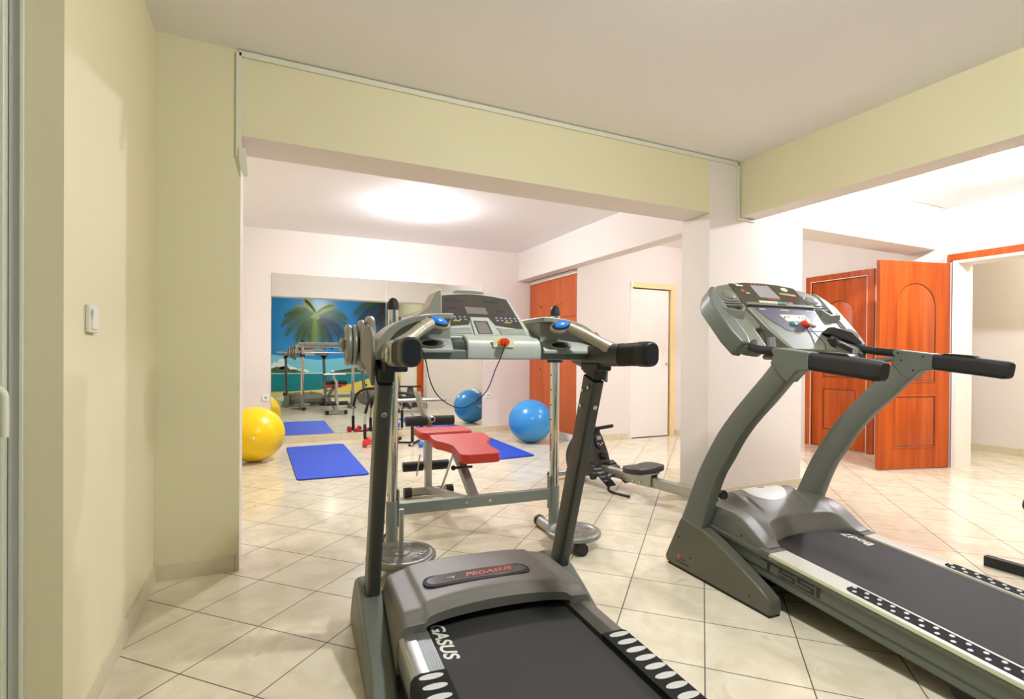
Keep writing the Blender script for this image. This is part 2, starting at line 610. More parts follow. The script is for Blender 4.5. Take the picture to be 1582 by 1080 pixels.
finish('handle', bm, 'frame_lt', d1)

# ------------------------------------------------------------------ doors in the far and right walls
bm = new()
box(bm, 4.34, 4.365, 5.60, 5.76, 0, 2.08)
box(bm, 5.02, 5.10, 5.60, 5.76, 0, 2.08, mi=1)
box(bm, 4.365, 5.02, 5.60, 5.76, 2.01, 2.08, mi=1)
d2 = struct(finish('door_2', bm, None, mats=['white', 'cream_frame'], bevel=0.002))
bm = new(); box(bm, 4.37, 4.995, 5.625, 5.665, 0.012, 1.995)
finish('door_leaf', bm, 'white', d2, bevel=0.003)
bm = new(); box(bm, 4.37, 5.02, 5.70, 5.72, 0.0, 2.01)
finish('door_gap_shade', bm, 'hole', d2)  # black sheet painting in the darkness of the gap beside the leaf
bm = new()
disc_at(bm, (4.965, 5.625, 1.00), (0, -1, 0), 0.022, 0.012)
tube(bm, [(4.965, 5.615, 1.0), (4.965, 5.58, 1.0), (4.90, 5.578, 1.0)], 0.008)
finish('handle', bm, 'frame_grey', d2)

def arch_outline(w0, w1, z0, zs, n=18):
    """straight sides to zs then a round head"""
    r = (w1 - w0) / 2
    c = (w0 + w1) / 2
    p = [(w0, z0), (w1, z0), (w1, zs)]
    for i in range(1, n):
        a = PI * i / n
        p.append((c + r * math.cos(a), zs + r * 1.0 * math.sin(a)))
    p.append((w0, zs))
    return p

def panel_leaf(parent, w, h, name='door_leaf'):
    """leaf in local x (width) z (height), y thickness 0..0.04, carved on both faces"""
    bm = new()
    box(bm, 0, w, 0.0, 0.040, 0, h)
    leaf = finish(name, bm, 'door_wood', parent, bevel=0.003)
    a, b = 0.17 * w / 0.84, w - 0.17 * w / 0.84
    for side in (0, 1):
        for lo, hi, arch in ((0.20, 0.72, False), (0.84, 1.58, True)):
            bm = new()
            def ring(inset, dep, off=0.0):
                if arch:
                    pts = arch_outline(a + inset, b - inset, lo + inset, hi)
                else:
                    pts = [(a + inset, lo + inset), (b - inset, lo + inset), (b - inset, hi - inset), (a + inset, hi - inset)]
                y = (-dep if side == 0 else 0.040 + dep)
                return [bm.verts.new((p[0], y, p[1])) for p in pts]
            rs = [ring(0, 0.0002), ring(0.004, 0.006), ring(0.011, 0.007), ring(0.018, 0.0006), ring(0.024, 0.0006), ring(0.032, 0.004)]
            n = len(rs[0])
            for k in range(len(rs) - 1):
                for i in range(n):
                    f = bm.faces.new((rs[k][i], rs[k][(i + 1) % n], rs[k + 1][(i + 1) % n], rs[k + 1][i]))
                    f.material_index = 1 if k in (2, 3) else 0
            bm.faces.new(rs[-1])
            finish('carved_panel', bm, None, leaf, mats=['door_wood', 'groove'])
    return leaf

# closed brown door in the right wall, behind the lintel
bm = new()
box(bm, 6.17, 6.44, 3.62, 3.69, 0, 2.10); box(bm, 6.17, 6.44, 4.37, 4.44, 0, 2.10); box(bm, 6.17, 6.44, 3.69, 4.37, 2.03, 2.10)
box(bm, 6.165, 6.185, 3.688, 3.694, 0, 2.036, mi=1); box(bm, 6.165, 6.185, 4.366, 4.372, 0, 2.036, mi=1)
box(bm, 6.165, 6.185, 3.69, 4.37, 2.026, 2.034, mi=1)
d3 = struct(finish('door_3', bm, None, mats=['door_wood', 'white'], bevel=0.002))
lf = panel_leaf(d3, 0.68, 2.02)
lf.location = (6.20, 4.37, 0.006); lf.rotation_euler = (0, 0, -PI / 2)
# open doorway with a brown frame; leaf swung into the room
bm = new()
box(bm, 6.17, 6.20, 1.18, 2.87 + 0.05, 2.06, 2.13)
box(bm, 6.17, 6.20, 1.18, 1.25, 0, 2.06)
box(bm, 6.16, 6.45, 2.83, 2.868, 0, 2.06, mi=1)
box(bm, 6.17, 6.45, 1.25, 2.83, 2.035, 2.06, mi=1)
d4 = struct(finish('door_4', bm, None, mats=['door_wood', 'white'], bevel=0.002))
lf = panel_leaf(d4, 0.84, 2.03)
hx, hy = 5.34, 3.075
lf.location = (hx, hy, 0.008)
lf.rotation_euler = (0, 0, math.atan2(2.885 - 3.075, 6.155 - 5.34))
bm = new()
disc_at(bm, (0.06, 0.0, 1.02), (0, -1, 0), 0.024, 0.010)
finish('handle', bm, 'brass', lf)

# ------------------------------------------------------------------ wardrobe
WX = 3.52
wr = thing('wardrobe', 'tall cherry laminate built-in wardrobe with brass knobs behind the blue ball', 'wardrobe', (WX, 6.2925, 0))
bm = new(); box(bm, 0.022, 0.55, -0.655, 0.645, 0.085, 2.14)
finish('body', bm, 'door_red', wr)
bm = new(); box(bm, 0.0, 0.55, -0.655, 0.645, 0, 0.085)
tagp(finish('plinth', bm, 'white', wr), 'white plinth')
bm = new(); box(bm, 0.0, 0.55, -0.655, 0.645, 2.14, 2.188)
tagp(finish('top_filler', bm, 'white', wr), 'white filler strip')
for i, (a, b) in enumerate(((-0.650, -0.235), (-0.231, 0.232), (0.236, 0.642))):
    for z0, z1 in ((0.092, 1.60), (1.605, 2.135)):
        bm = new(); box(bm, 0.0, 0.02, a, b, z0, z1)
        dr = finish('door', bm, 'door_red', wr, bevel=0.0015)
        bm = new()
        ky = (b - 0.048) if i == 0 else a + 0.052
        kz = 1.79 if z0 > 1 else 0.908
        mx = Matrix.Translation((0.0, ky, kz)) @ Matrix.Rotation(-PI / 2, 4, 'Y')
        lathe(bm, [(0, 0), (0.007, 0), (0.006, 0.012), (0.014, 0.020), (0.012, 0.028), (0, 0.031)], mx, 16)
        finish('knob', bm, 'brass', dr)

# ------------------------------------------------------------------ wall mirrors
for i, (x0, x1, lab) in enumerate(((0.03, 1.398, 'left of two frameless wall mirror panels above the tiled skirting'),
                                   (1.402, 2.765, 'right of two frameless wall mirror panels, behind the treadmill console'))):
    bm = new(); box(bm, x0, x1, YM - 0.008, YM, 0.095, 2.07)
    o = finish('wall_mirror', bm, 'mirror')
    tag(o, lab, 'mirror', 'mirror panels on the far wall')

# ------------------------------------------------------------------ mural on the wall behind the camera
MW0, MW1, MZ0, MZ1 = -0.45, 3.40, 0.08, 2.58
M['mu_sky'] = mat('mural sky', (14, 120, 184), 0.35, var=0.10, vscale=1.2)
M['mu_sky2'] = mat('mural low sky', (110, 184, 206), 0.35, var=0.10, vscale=1.5)
M['mu_cloud'] = mat('mural cloud', (214, 222, 222), 0.35, var=0.08, vscale=6)
M['mu_sea'] = mat('mural sea', (0, 122, 132), 0.35, var=0.16, vscale=3)
M['mu_sand'] = mat('mural sand', (226, 198, 96), 0.35, var=0.10, vscale=3)
M['mu_green'] = mat('mural hills', (62, 88, 48), 0.35, var=0.3, vscale=14)
M['mu_frond'] = mat('mural palm fronds', (56, 80, 34), 0.35, var=0.5, vscale=9)
M['mu_frond2'] = mat('mural dark fronds', (40, 40, 38), 0.35, var=0.4, vscale=9)
M['mu_frond3'] = mat('mural light fronds', (112, 132, 56), 0.35, var=0.3, vscale=9)
M['mu_trunk'] = mat('mural trunk', (112, 72, 44), 0.35, var=0.3, vscale=20)
mu_m = ['mu_sky', 'mu_sky2', 'mu_cloud', 'mu_sea', 'mu_sand', 'mu_green', 'mu_frond', 'mu_frond2', 'mu_frond3', 'mu_trunk']
bm = new()
box(bm, MW0, MW1, YN, YN + 0.006, MZ0, MZ1, mi=0)
def poly(pts, k, y):
    vs = [bm.verts.new((p[0], YN + 0.006 + y, p[1])) for p in pts]
    bm.faces.new(vs).material_index = k
def blob(cx, cz, rx, rz, k, y, n=18, j=0.25):
    poly([(cx + rx * math.cos(2 * PI * i / n) * (1 + random.uniform(-j, j)), cz + rz * math.sin(2 * PI * i / n) * (1 + random.uniform(-j, j))) for i in range(n)], k, y)
E_ = 0.0004
poly([(MW0, 0.55), (MW1, 0.55), (MW1, 0.95), (2.2, 1.05), (1.2, 0.95), (MW0, 1.15)], 1, E_)
for (cx, cz, rx, rz) in ((0.25, 0.78, 0.25, 0.12), (0.42, 0.70, 0.3, 0.08), (0.33, 0.93, 0.11, 0.06), (1.95, 0.92, 0.1, 0.04), (0.75, 0.66, 0.25, 0.06), (-0.2, 0.9, 0.2, 0.15), (2.5, 0.72, 0.35, 0.06)):
    blob(cx, cz, rx, rz, 2, E_ * 2)
poly([(MW0, MZ0 + 0.02), (MW1, MZ0 + 0.02), (MW1, 0.60), (MW0, 0.60)], 3, E_ * 3)
poly([(MW0, 0.60), (0.95, 0.60), (0.80, 0.66), (0.55, 0.68), (0.45, 0.76), (0.30, 0.70), (0.2, 0.78), (0.05, 0.72), (-0.1, 0.80), (MW0, 0.72)], 5, E_ * 4)
poly([(1.42, 0.60), (3.4, 0.60), (3.4, 0.86), (2.9, 0.84), (2.5, 0.78), (2.1, 0.74), (1.7, 0.68)], 5, E_ * 4)
poly([(MW0, 0.592), (MW1, 0.592), (MW1, 0.61), (MW0, 0.61)], 2, E_ * 5)
poly([(MW0, MZ0), (MW1, MZ0), (MW1, 0.60), (2.85, 0.58), (2.55, 0.46), (2.15, 0.34), (1.75, 0.24), (1.2, 0.16), (0.5, 0.13), (MW0, 0.13)], 4, E_ * 6)
def frond(cx, cz, ang, ln, droop, k, y, wd=0.12, steps=16):
    px_, pz_ = [], []
    a = ang
    x, z = cx, cz
    for s in range(steps + 1):
        px_.append(x); pz_.append(z)
        st = ln / steps
        x += st * math.cos(a); z += st * math.sin(a)
        a += droop / steps * (1 if math.cos(ang) < 0 else -1)
    for s in range(1, steps):
        t = s / steps
        wv = wd * math.sin(PI * min(1, t * 0.85 + 0.12)) + 0.02
        dx, dz = px_[s + 1] - px_[s - 1], pz_[s + 1] - pz_[s - 1]
        l = math.hypot(dx, dz); dx /= l; dz /= l
        for sg in (-1, 1):
            nx, nz = -dz * sg, dx * sg
            tx = px_[s] + nx * wv * 0.9 + dx * wv * 0.9
            tz = pz_[s] + nz * wv * 0.8 + dz * wv * 0.9 - 0.03
            tz = min(tz, MZ1 - 0.01); tx = max(MW0 + .01, min(MW1 - .01, tx))
            q = [(px_[s], min(pz_[s], MZ1 - .01)), (px_[s] + dx * 0.06, min(pz_[s] + dz * 0.06, MZ1 - .01)), (tx, tz)]
            if q[0][0] > MW0 and q[0][0] < MW1:
                poly(q if sg > 0 else q[::-1], k, y)
yy = E_ * 8
cx, cz = 1.12, 2.12
for (a, l, d, k) in ((165, 0.95, 1.3, 6), (185, 0.95, 1.2, 6), (205, 0.9, 1.2, 6), (225, 0.9, 0.9, 6), (250, 0.8, 0.4, 6), (275, 0.8, 0.3, 8), (300, 0.9, 0.6, 6),
                     (320, 1.0, 0.9, 7), (340, 1.1, 1.1, 7), (355, 1.1, 1.3, 7), (15, 1.1, 1.5, 6), (35, 0.9, 1.5, 6), (60, 0.6, 1.0, 8), (100, 0.5, 0.8, 8), (130, 0.6, 1.2, 8), (150, 0.8, 1.2, 6)):
    frond(cx, cz, R_(a), l, d, k, yy, 0.15); yy += E_ * 0.5
for (a, l, d, k) in ((200, 1.1, 0.9, 7), (220, 1.2, 0.7, 7), (240, 1.1, 0.5, 7), (255, 1.0, 0.3, 7), (180, 1.0, 1.0, 6), (270, 1.1, 0.2, 7)):
    frond(2.95, 2.62, R_(a), l, d, k, yy, 0.16); yy += E_ * 0.5
blob(1.12, 2.10, 0.10, 0.08, 8, yy, j=0.4)
poly([(2.62, 0.42), (2.70, 0.42), (2.42, 0.95), (2.28, 1.35), (2.22, 1.35), (2.34, 0.93)], 9, yy + E_)
poly([(3.0, 0.40), (3.12, 0.40), (3.30, 1.2), (3.36, 2.4), (3.26, 2.4), (3.2, 1.2)], 9, yy + E_)
mu = finish('wall_mural', bm, None, mats=mu_m)
tag(mu, 'tropical beach wall mural of palm, sea and sand, reflected in the mirror', 'mural')

# brown door on the wall behind, seen only in the mirror
bm = new()
box(bm, 3.86, 3.93, YN, YN + 0.03, 0, 2.1); box(bm, 4.62, 4.69, YN, YN + 0.03, 0, 2.1); box(bm, 3.93, 4.62, YN, YN + 0.03, 2.03, 2.1)
d5 = struct(finish('door_5', bm, 'door_wood', bevel=0.002))
bm = new(); box(bm, 3.93, 4.62, YN, YN + 0.02, 0.005, 2.03)
finish('door_leaf', bm, 'door_wood', d5)

# ------------------------------------------------------------------ ceiling lamps and added fill lights
def ceiling_lamp(spec, label):
    x, y = spec['pos']
    t = thing('ceiling_light', label, 'ceiling light', (x, y, CE), 0, 'round ceiling lights')
    bm = new(); lathe(bm, [(0, 0), (0.05, 0), (0.052, -0.008), (0.045, -0.018), (0, -0.018)], n=48)
    finish('base', bm, 'white', t)
    bm = new()
    lathe(bm, [(0.03, -0.016), (0.062, -0.022), (0.074, -0.036), (0.075, -0.050), (0.062, -0.068), (0.038, -0.078), (0, -0.082)], n=48)
    finish('glass_dome', bm, emit_mat('lit glass dome', spec['col'], spec['e']), t)
ceiling_lamp(LAMP_MIRROR, 'glaring round ceiling light above the blue mats in the mirror room')
ceiling_lamp(LAMP_RIGHT, 'glaring round ceiling light beyond the right beam, towards the wooden doors')
ceiling_lamp(FILL_PASSAGE, 'added unseen fill light in the passage in front of the white door')
ceiling_lamp(FILL_HALL, 'added unseen fill light in the hall beyond the open wooden door')
ceiling_lamp(FILL_NEAR, 'added unseen fill light over the two treadmills')

# ------------------------------------------------------------------ cable trunking, switch, sockets
t = thing('cable_trunking', 'white cable trunking running round the top of the wide opening', 'cable trunking', (-0.14, YF, 2.0))
bm = new()
box(bm, -0.012, 0.014, -0.014, 0.0, 0.06, 0.585)
finish('vertical_duct', bm, 'plastic_white', t, bevel=0.002)
bm = new(); box(bm, 0.0, 3.44, -0.014, 0.0, 0.565, 0.593)
finish('ceiling_duct', bm, 'plastic_white', t, bevel=0.002)
bm = new(); box(bm, 3.425, 3.447, -0.014, 0.0, 0.168, 0.593)
finish('vertical_duct', bm, 'plastic_white', t, bevel=0.002)
bm = new(); box(bm, 3.425, 3.62, -0.014, 0.0, 0.150, 0.172)
finish('ceiling_duct', bm, 'plastic_white', t, bevel=0.002)
bm = new(); prism(bm, [(0.002, 0.11), (0.034, 0.11), (0.044, -0.03), (0.024, -0.035), (0.012, 0.0), (0.002, 0.045)], -0.022, -0.016, 'xz')
tagp(finish('loose_cover', bm, 'plastic_white', t, bevel=0.001), 'loose trunking cover hanging down')

t = thing('cable_trunking', 'thin white trunking under the ceiling above the open wooden door', 'cable trunking', (6.17, YF, 2.18))
bm = new(); box(bm, -1.1, 0.03, -0.012, 0.0, 0.395, 0.415)
finish('ceiling_duct', bm, 'plastic_white', t, bevel=0.001)
bm = new(); box(bm, 0.005, 0.025, -0.012, 0.0, 0.0, 0.395)
finish('vertical_duct', bm, 'plastic_white', t, bevel=0.001)

t = thing('light_switch', 'white rocker light switch on the cream wall left of the opening', 'light switch', (-0.49, 1.967, 1.184))
bm = new(); box(bm, 0, 0.012, -0.042, 0.042, -0.042, 0.042)
finish('plate', bm, 'plastic_white', t, bevel=0.004)
bm = new(); box(bm, 0.012, 0.018, -0.026, 0.026, -0.03, 0.03, Matrix.Rotation(R_(4), 4, 'Y'))
finish('rocker', bm, 'white', t, bevel=0.002)

def socket(x, z, label):
    t = thing('wall_socket', label, 'socket', (x, YM, z))
    bm = new(); box(bm, -0.04, 0.04, -0.011, 0, -0.04, 0.04)
    finish('plate', bm, 'white', t, bevel=0.003)
    bm = new()
    disc_at(bm, (0, -0.0108, 0), (0, -1, 0), 0.021, 0.0012)
    disc_at(bm, (-0.009, -0.012, 0), (0, -1, 0), 0.003, 0.001, 10, 1)
    disc_at(bm, (0.009, -0.012, 0), (0, -1, 0), 0.003, 0.001, 10, 1)
    finish('recess', bm, None, t, mats=['frame_grey', 'hole'])
socket(-0.028, 0.565, 'white wall socket left of the mirror above the yellow ball')
socket(2.86, 0.52, 'white wall socket right of the mirror near the blue ball')

# ------------------------------------------------------------------ exercise balls and mats
def ball(name, c, r, m, label):
    t = thing(name, label, 'exercise ball', (c[0], c[1], 0))
    bm = new()
    ell(bm, (0, 0, r * 0.965), r, r, r * 0.965, 64, 48)
    for v in bm.verts:
        z = v.co.z - r * 0.965
        k = 1 + 0.0035 * math.cos(z / r * 60)
        v.co.x *= k; v.co.y *= k
    finish('shell', bm, m, t, angle=80)
    bm = new(); disc_at(bm, (0, -r * 0.999, r * 0.965), (0, -1, 0), 0.012, 0.004)
    finish('plug', bm, 'white', t)
    return t
by = ball('exercise_ball', (-0.125, 5.90), 0.285, 'ball_y', 'yellow exercise ball beside the mirror, partly behind the pillar')
bb = ball('exercise_ball', (3.00, 5.87), 0.28, 'ball_b', 'blue exercise ball on the floor in front of the wardrobe')
bb.rotation_euler.z = R_(170)
bm = new()
for k in range(3):
    disc_at(bm, (-0.03 + k * 0.03, -0.278, 0.30), (0, -1, 0.1), 0.010, 0.003, 14)
finish('print', bm, 'letter', bb)

def yoga_mat(corners, label, r=0.05):
    """corners counter-clockwise"""
    P = [Vector((c[0], c[1])) for c in corners]
    cx = sum((p for p in P), Vector((0, 0))) / 4
    t = thing('exercise_mat', label, 'mat', (cx.x, cx.y, 0), 0, 'blue exercise mats')
    out = []
    n = 4
    for i in range(n):
        a, b, c = P[i - 1], P[i], P[(i + 1) % n]
        d1 = (a - b).normalized(); d2 = (c - b).normalized()
        for k in range(6):
            s = k / 5.0
            q = (b + d1 * r) * (1 - s) ** 2 + b * 2 * s * (1 - s) + (b + d2 * r) * s * s
            out.append((q.x - cx.x, q.y - cx.y))
    bm = new(); prism(bm, out, 0.0, 0.009, 'xy')
    finish('underlayer', bm, 'mat_edge', t, bevel=0.002)
    ins = [(p[0] * 0.995, p[1] * 0.995) for p in out]
    bm = new(); prism(bm, ins, 0.009, 0.012, 'xy')
    finish('top_layer', bm, 'mat_blue', t, bevel=0.001)
yoga_mat([(0.225, 4.83), (0.835, 4.82), (0.825, 6.62), (0.19, 6.58)], 'blue exercise mat in front of the mirror beside the yellow ball')
yoga_mat([(2.0, 4.98), (2.63, 5.03), (2.665, 6.75), (2.05, 6.72)], 'blue exercise mat lying between the red bench and the blue ball')

# ------------------------------------------------------------------ dumbbells
def dumbbell(loc, ang, m, label, r=0.045, L=0.17):
    t = thing('dumbbell', label, 'dumbbell', loc, ang, 'small vinyl dumbbells')
    bm = new()
    tube(bm, [(-L / 2 + 0.03, 0, r * 0.9), (0, 0, r * 0.9), (L / 2 - 0.03, 0, r * 0.9)], 0.014, 16)
    finish('handle', bm, m, t)
    for s in (-1, 1):
        bm = new()
        mx = Matrix.Translation((s * (L / 2 - 0.03), 0, r * 0.9)) @ Matrix.Rotation(PI / 2, 4, 'Y')
        lathe(bm, [(0, -0.027), (r * 0.7, -0.027), (r, -0.014), (r, 0.014), (r * 0.7, 0.027), (0, 0.027)], mx, 8)
        finish('head', bm, m, t, bevel=0.003)
dumbbell((1.10, 6.28, 0), R_(-12), 'db_red', 'red dumbbell at the foot of the ab roller, its end beside the treadmill post', 0.05, 0.2)
dumbbell((1.16, 6.50, 0), R_(20), 'db_red', 'red dumbbell nearer the mirror, half behind the treadmill post', 0.05, 0.2)
dumbbell((1.70, 6.04, 0), R_(-5), 'db_blue', 'small blue dumbbell on the floor behind the red bench', 0.042, 0.19)

# ------------------------------------------------------------------ ab roller
t = thing('ab_roller', 'chrome and black foam ab roller frame beside the mirror, behind the treadmill', 'ab roller', (1.37, 6.40, 0), R_(-33))
for sy in (-0.12, 0.22):
    bm = new()
    xl, xr = -0.29, 0.30
    path = smooth([(xl + 0.03, sy, 0.02), (xl, sy, 0.05), (xl - 0.005, sy, 0.16), (xl, sy, 0.38), (xl + 0.05, sy, 0.53), (xl + 0.17, sy, 0.60), (xl + 0.32, sy, 0.61),
                   (xr - 0.12, sy, 0.58), (xr - 0.02, sy, 0.45), (xr, sy, 0.30), (xr, sy, 0.05), (xr - 0.04, sy, 0.02)], 6)
    tube(bm, path, 0.0125, 12)
    fr = finish('side_frame', bm, 'chrome', t)
    bm = new()
    tube(bm, smooth([(xl + 0.0, sy, 0.05), (xl - 0.005, sy, 0.16), (xl - 0.004, sy, 0.25)], 5), 0.019, 14)
    tube(bm, smooth([(xl, sy, 0.38), (xl + 0.05, sy, 0.53), (xl + 0.17, sy, 0.60), (xl + 0.32, sy, 0.61), (xr - 0.12, sy, 0.58), (xr - 0.02, sy, 0.45)], 6), 0.017, 14)
    tube(bm, smooth([(xr, sy, 0.30), (xr, sy, 0.05)], 5), 0.019, 14)
    finish('foam_grip', bm, 'foam', fr)
bm = new()
tube(bm, [(-0.27, -0.14, 0.017), (-0.27, 0.24, 0.017)], 0.014); tube(bm, [(0.27, -0.14, 0.017), (0.27, 0.24, 0.017)], 0.014)
tube(bm, [(-0.27, 0.05, 0.017), (0.27, 0.05, 0.017)], 0.012)
finish('floor_bars', bm, 'foam', t)
bm = new(); box(bm, -0.09, 0.07, -0.06, 0.16, 0.03, 0.07)
finish('head_pad', bm, 'foam', t, bevel=0.01)
# ------------------------------------------------------------------ helpers for faces of consoles
def plane_mx(uc, p0, p1):
    """local x = across, y = up the slope, z = out of the face"""
    d = Vector((0, p1[0] - p0[0], p1[1] - p0[1])).normalized()
    return basis((uc, p0[0], p0[1]), (1, 0, 0), d)

def flat(name, pts, z0, z1, mx, m, parent, bevel=0.0):
    bm = new()
    prism(bm, pts, z0, z1, 'xy', mx=mx)
    return finish(name, bm, m, parent, bevel=bevel)

def rect(x0, x1, y0, y1):
    return [(x0, y0), (x1, y0), (x1, y1), (x0, y1)]

def rrect_at(x0, x1, y0, y1, r):
    return [(p[0] + (x0 + x1) / 2, p[1] + (y0 + y1) / 2) for p in rrect(x1 - x0, y1 - y0, r, 4)]

def ellipse_at(cx, cy, rx, ry, n=24, rot=0.0):
    o = []
    for i in range(n):
        a = 2 * PI * i / n
        x, y = rx * math.cos(a), ry * math.sin(a)
        o.append((cx + x * math.cos(rot) - y * math.sin(rot), cy + x * math.sin(rot) + y * math.cos(rot)))
    return o

def sstep(a, b, x):
    t = max(0.0, min(1.0, (x - a) / (b - a)))
    return t * t * (3 - 2 * t)

def hood(bm, u0, u1, nu, nv, vr, vf, zf, skirt, pw=1.0):
    """height field shell with closed skirts"""
    G = []
    for i in range(nu + 1):
        u = u0 + (u1 - u0) * i / nu
        col = []
        a, b = vr(u), vf(u)
        for j in range(nv + 1):
            t = j / nv
            v = a + (b - a) * t ** pw
            col.append(bm.verts.new((u, v, zf(u, v, t))))
        G.append(col)
    for i in range(nu):
        for j in range(nv):
            bm.faces.new((G[i][j], G[i + 1][j], G[i + 1][j + 1], G[i][j + 1]))
    loop = [G[i][0] for i in range(nu + 1)] + [G[nu][j] for j in range(1, nv + 1)] + \
           [G[i][nv] for i in range(nu - 1, -1, -1)] + [G[0][j] for j in range(nv - 1, 0, -1)]
    low = [bm.verts.new((v.co.x, v.co.y, skirt(v.co.x, v.co.y, v.co.z))) for v in loop]
    n = len(loop)
    for k in range(n):
        bm.faces.new((loop[k], low[k], low[(k + 1) % n], loop[(k + 1) % n]))

# ================================================================== treadmill 1 (centre foreground)
T1 = thing('treadmill', 'silver folding treadmill in the centre foreground with blue thumb buttons on its handlebars', 'treadmill',
           (0.308, 2.009, 0), R_(-3.0))
UC = 0.43
VR = -1.46          # rear end of the deck
for sx in (-1, 1):
    uo = UC + sx * 0.43                      # outer face
    ui = UC + sx * 0.352
    a, b = min(uo, ui), max(uo, ui)
    bm = new()
    prism(bm, [(0.22, 0.0), (0.22, 0.10), (0.16, 0.18), (0.045, 0.235), (-0.085, 0.215), (-0.20, 0.165), (-0.36, 0.09), (-0.52, 0.055), (-0.545, 0.03), (-0.545, 0.0)],
          a, b, 'yz')
    for v in bm.verts:
        if v.co.z < 0.06:
            v.co.x += 0.012 * sx
    ft = finish('side_base', bm, 't1_beam', T1, bevel=0.012, seg=3)
    for vv in (0.10, -0.42):
        bm = new()
        disc_at(bm, (uo + 0.001 * sx, vv, 0.075 if vv > 0 else 0.045), (sx, 0, 0), 0.006, 0.001, 12)
        finish('screw', bm, 'hole', ft)
    bm = new()
    ax = UC + sx * 0.386
    A_, B_ = Vector((ax, -0.004, 0.08)), Vector((ax, -0.318, 1.00))
    d = (B_ - A_).normalized()
    mx = basis(A_, (1, 0, 0), (0, -d.z, d.y))
    sweep(bm, [A_, B_], rrect(0.048, 0.088, 0.012, 4))
    up = finish('upright', bm, 'darkgrey', T1)
    # bracket and bolts at the head
    bm = new()
    sweep(bm, [B_ + d * 0.012, B_ + d * 0.055], rrect(0.051, 0.091, 0.006, 3))
    finish('bracket', bm, 'blackgloss', up)
    nrm = Vector((0, -d.z, d.y))
    bm = new()
    disc_at(bm, B_ - d * 0.10 + nrm * 0.0445, nrm, 0.0095, 0.004, 18)
    finish('bolt', bm, 'bolt', up)
    for q in ((-0.018, -0.055), (0.018, -0.03), (-0.012, -0.115)):
        bm = new()
        disc_at(bm, B_ + d * q[1] + nrm * q[0] + Vector((-sx * 0.0275, 0, 0)), (-sx, 0, 0), 0.007, 0.003, 16)
        finish('bolt', bm, 'bolt', up)

# deck frame
bm = new()
for sx in (-1, 1):
    a, b = UC + sx * 0.345, UC + sx * 0.255
    box(bm, min(a, b), max(a, b), VR, -0.10, 0.085, 0.185)
box(bm, UC - 0.26, UC + 0.26, VR + 0.02, -0.05, 0.10, 0.172)
finish('deck_frame', bm, 'darkgrey', T1, bevel=0.006)
bm = new()
ring = rrect(0.52, 0.05, 0.024, 5)
box(bm, UC - 0.252, UC + 0.252, VR + 0.03, -0.12, 0.165, 0.187)
finish('running_belt', bm, 'belt', T1, bevel=0.004)
for sx in (-1, 1):
    bm = new()
    # outer rounded silver extrusion and flat inner strip
    prof_o = [(0.298, 0.188), (0.298, 0.204), (0.325, 0.204), (0.338, 0.199), (0.346, 0.188), (0.348, 0.16), (0.348, 0.12), (0.344, 0.115), (0.30, 0.115)]
    prism(bm, [(UC + sx * p[0], p[1]) for p in prof_o], VR, -0.28, 'xz')
    rl = finish('side_rail', bm, 'steel' if sx < 0 else 't1_silver', T1, bevel=0.002)
    bm = new()
    a, b = UC + sx * 0.298, UC + sx * 0.254
    box(bm, min(a, b), max(a, b), VR, -0.28, 0.18, 0.2025)
    for k in range(5):
        c = a + (b - a) * (k + 1) / 6
        box(bm, c - 0.001, c + 0.001, VR, -0.28, 0.2025, 0.2035)
    tagp(finish('foot_strip', bm, 't1_beam' if sx < 0 else 'darkgrey', rl), 'ribbed grey strip beside the belt')
    bm = new()
    prof_c = [(0.252, 0.19), (0.252, 0.207), (0.325, 0.208), (0.342, 0.202), (0.352, 0.19), (0.354, 0.15), (0.348, 0.15), (0.345, 0.18)]
    prism(bm, [(UC + sx * p[0], p[1]) for p in prof_c], VR - 0.005, -0.602, 'xz')
    gc = tagp(finish('grip_cover', bm, 'strip_black', T1, bevel=0.002), 'black cover with pale ovals over the side rail')
    vv = -0.628
    while vv > VR + 0.03:
        bm = new()
        prism(bm, ellipse_at(UC + sx * 0.300, vv, 0.034, 0.0125, 28, R_(0)), 0.2068, 0.2088, 'xy')
        finish('grip_oval', bm, 'oval', gc)
        vv -= 0.0455
# belt text
text('print', 'GASUS', 0.062, basis((UC - 0.252 + 0.036, -0.424, 0.1872), (0, -1, 0), (1, 0, 0)), 'letter', T1, 0.0004, 0.25, 1.12, 0.0016)

# motor hood
def vr1(u):
    x = abs(u - UC)
    if x >= 0.262:
        return -0.385
    return -0.392 + 0.058 * math.sqrt(max(0, 1 - (x / 0.262) ** 2))
def vf1(u):
    x = abs(u - UC) / 0.352
    return 0.10 - 0.085 * x ** 5
def zf1(u, v, t):
    x = abs(u - UC)
    zt = 0.252 + 0.012 * (1 - (x / 0.35) ** 2)
    z = zt
    z -= 0.026 * (1 - sstep(0, 0.13, t))              # rear lip falls a little
    z -= 0.11 * sstep(0.80, 1.0, t) ** 1.6            # nose
    z -= 0.045 * sstep(0.325, 0.352, x)               # sides
    # raised centre panel
    k = sstep(0.0, 0.018, 0.262 - x) * sstep(0.0, 0.02, (0.035 - 0.3 * max(0, x - 0.2)) - v)
    z += 0.008 * k
    # rolled rim at the belt arc
    if x < 0.262:
        z += 0.004 * math.exp(-((t - 0.03) / 0.025) ** 2)
    return z
bm = new()
hood(bm, UC - 0.352, UC + 0.352, 96, 48, vr1, vf1, zf1, lambda u, v, z: (0.214 if (abs(u - UC) < 0.258 and v < -0.25) else (0.19 if (abs(u - UC) < 0.34 and v < -0.3) else 0.085)))
hd = finish('motor_hood', bm, 't1_silver', T1, angle=55)
bmx = basis((0.405, -0.195, 0.2745), (1, 0.0, 0.0), (0, 1, 0.03))
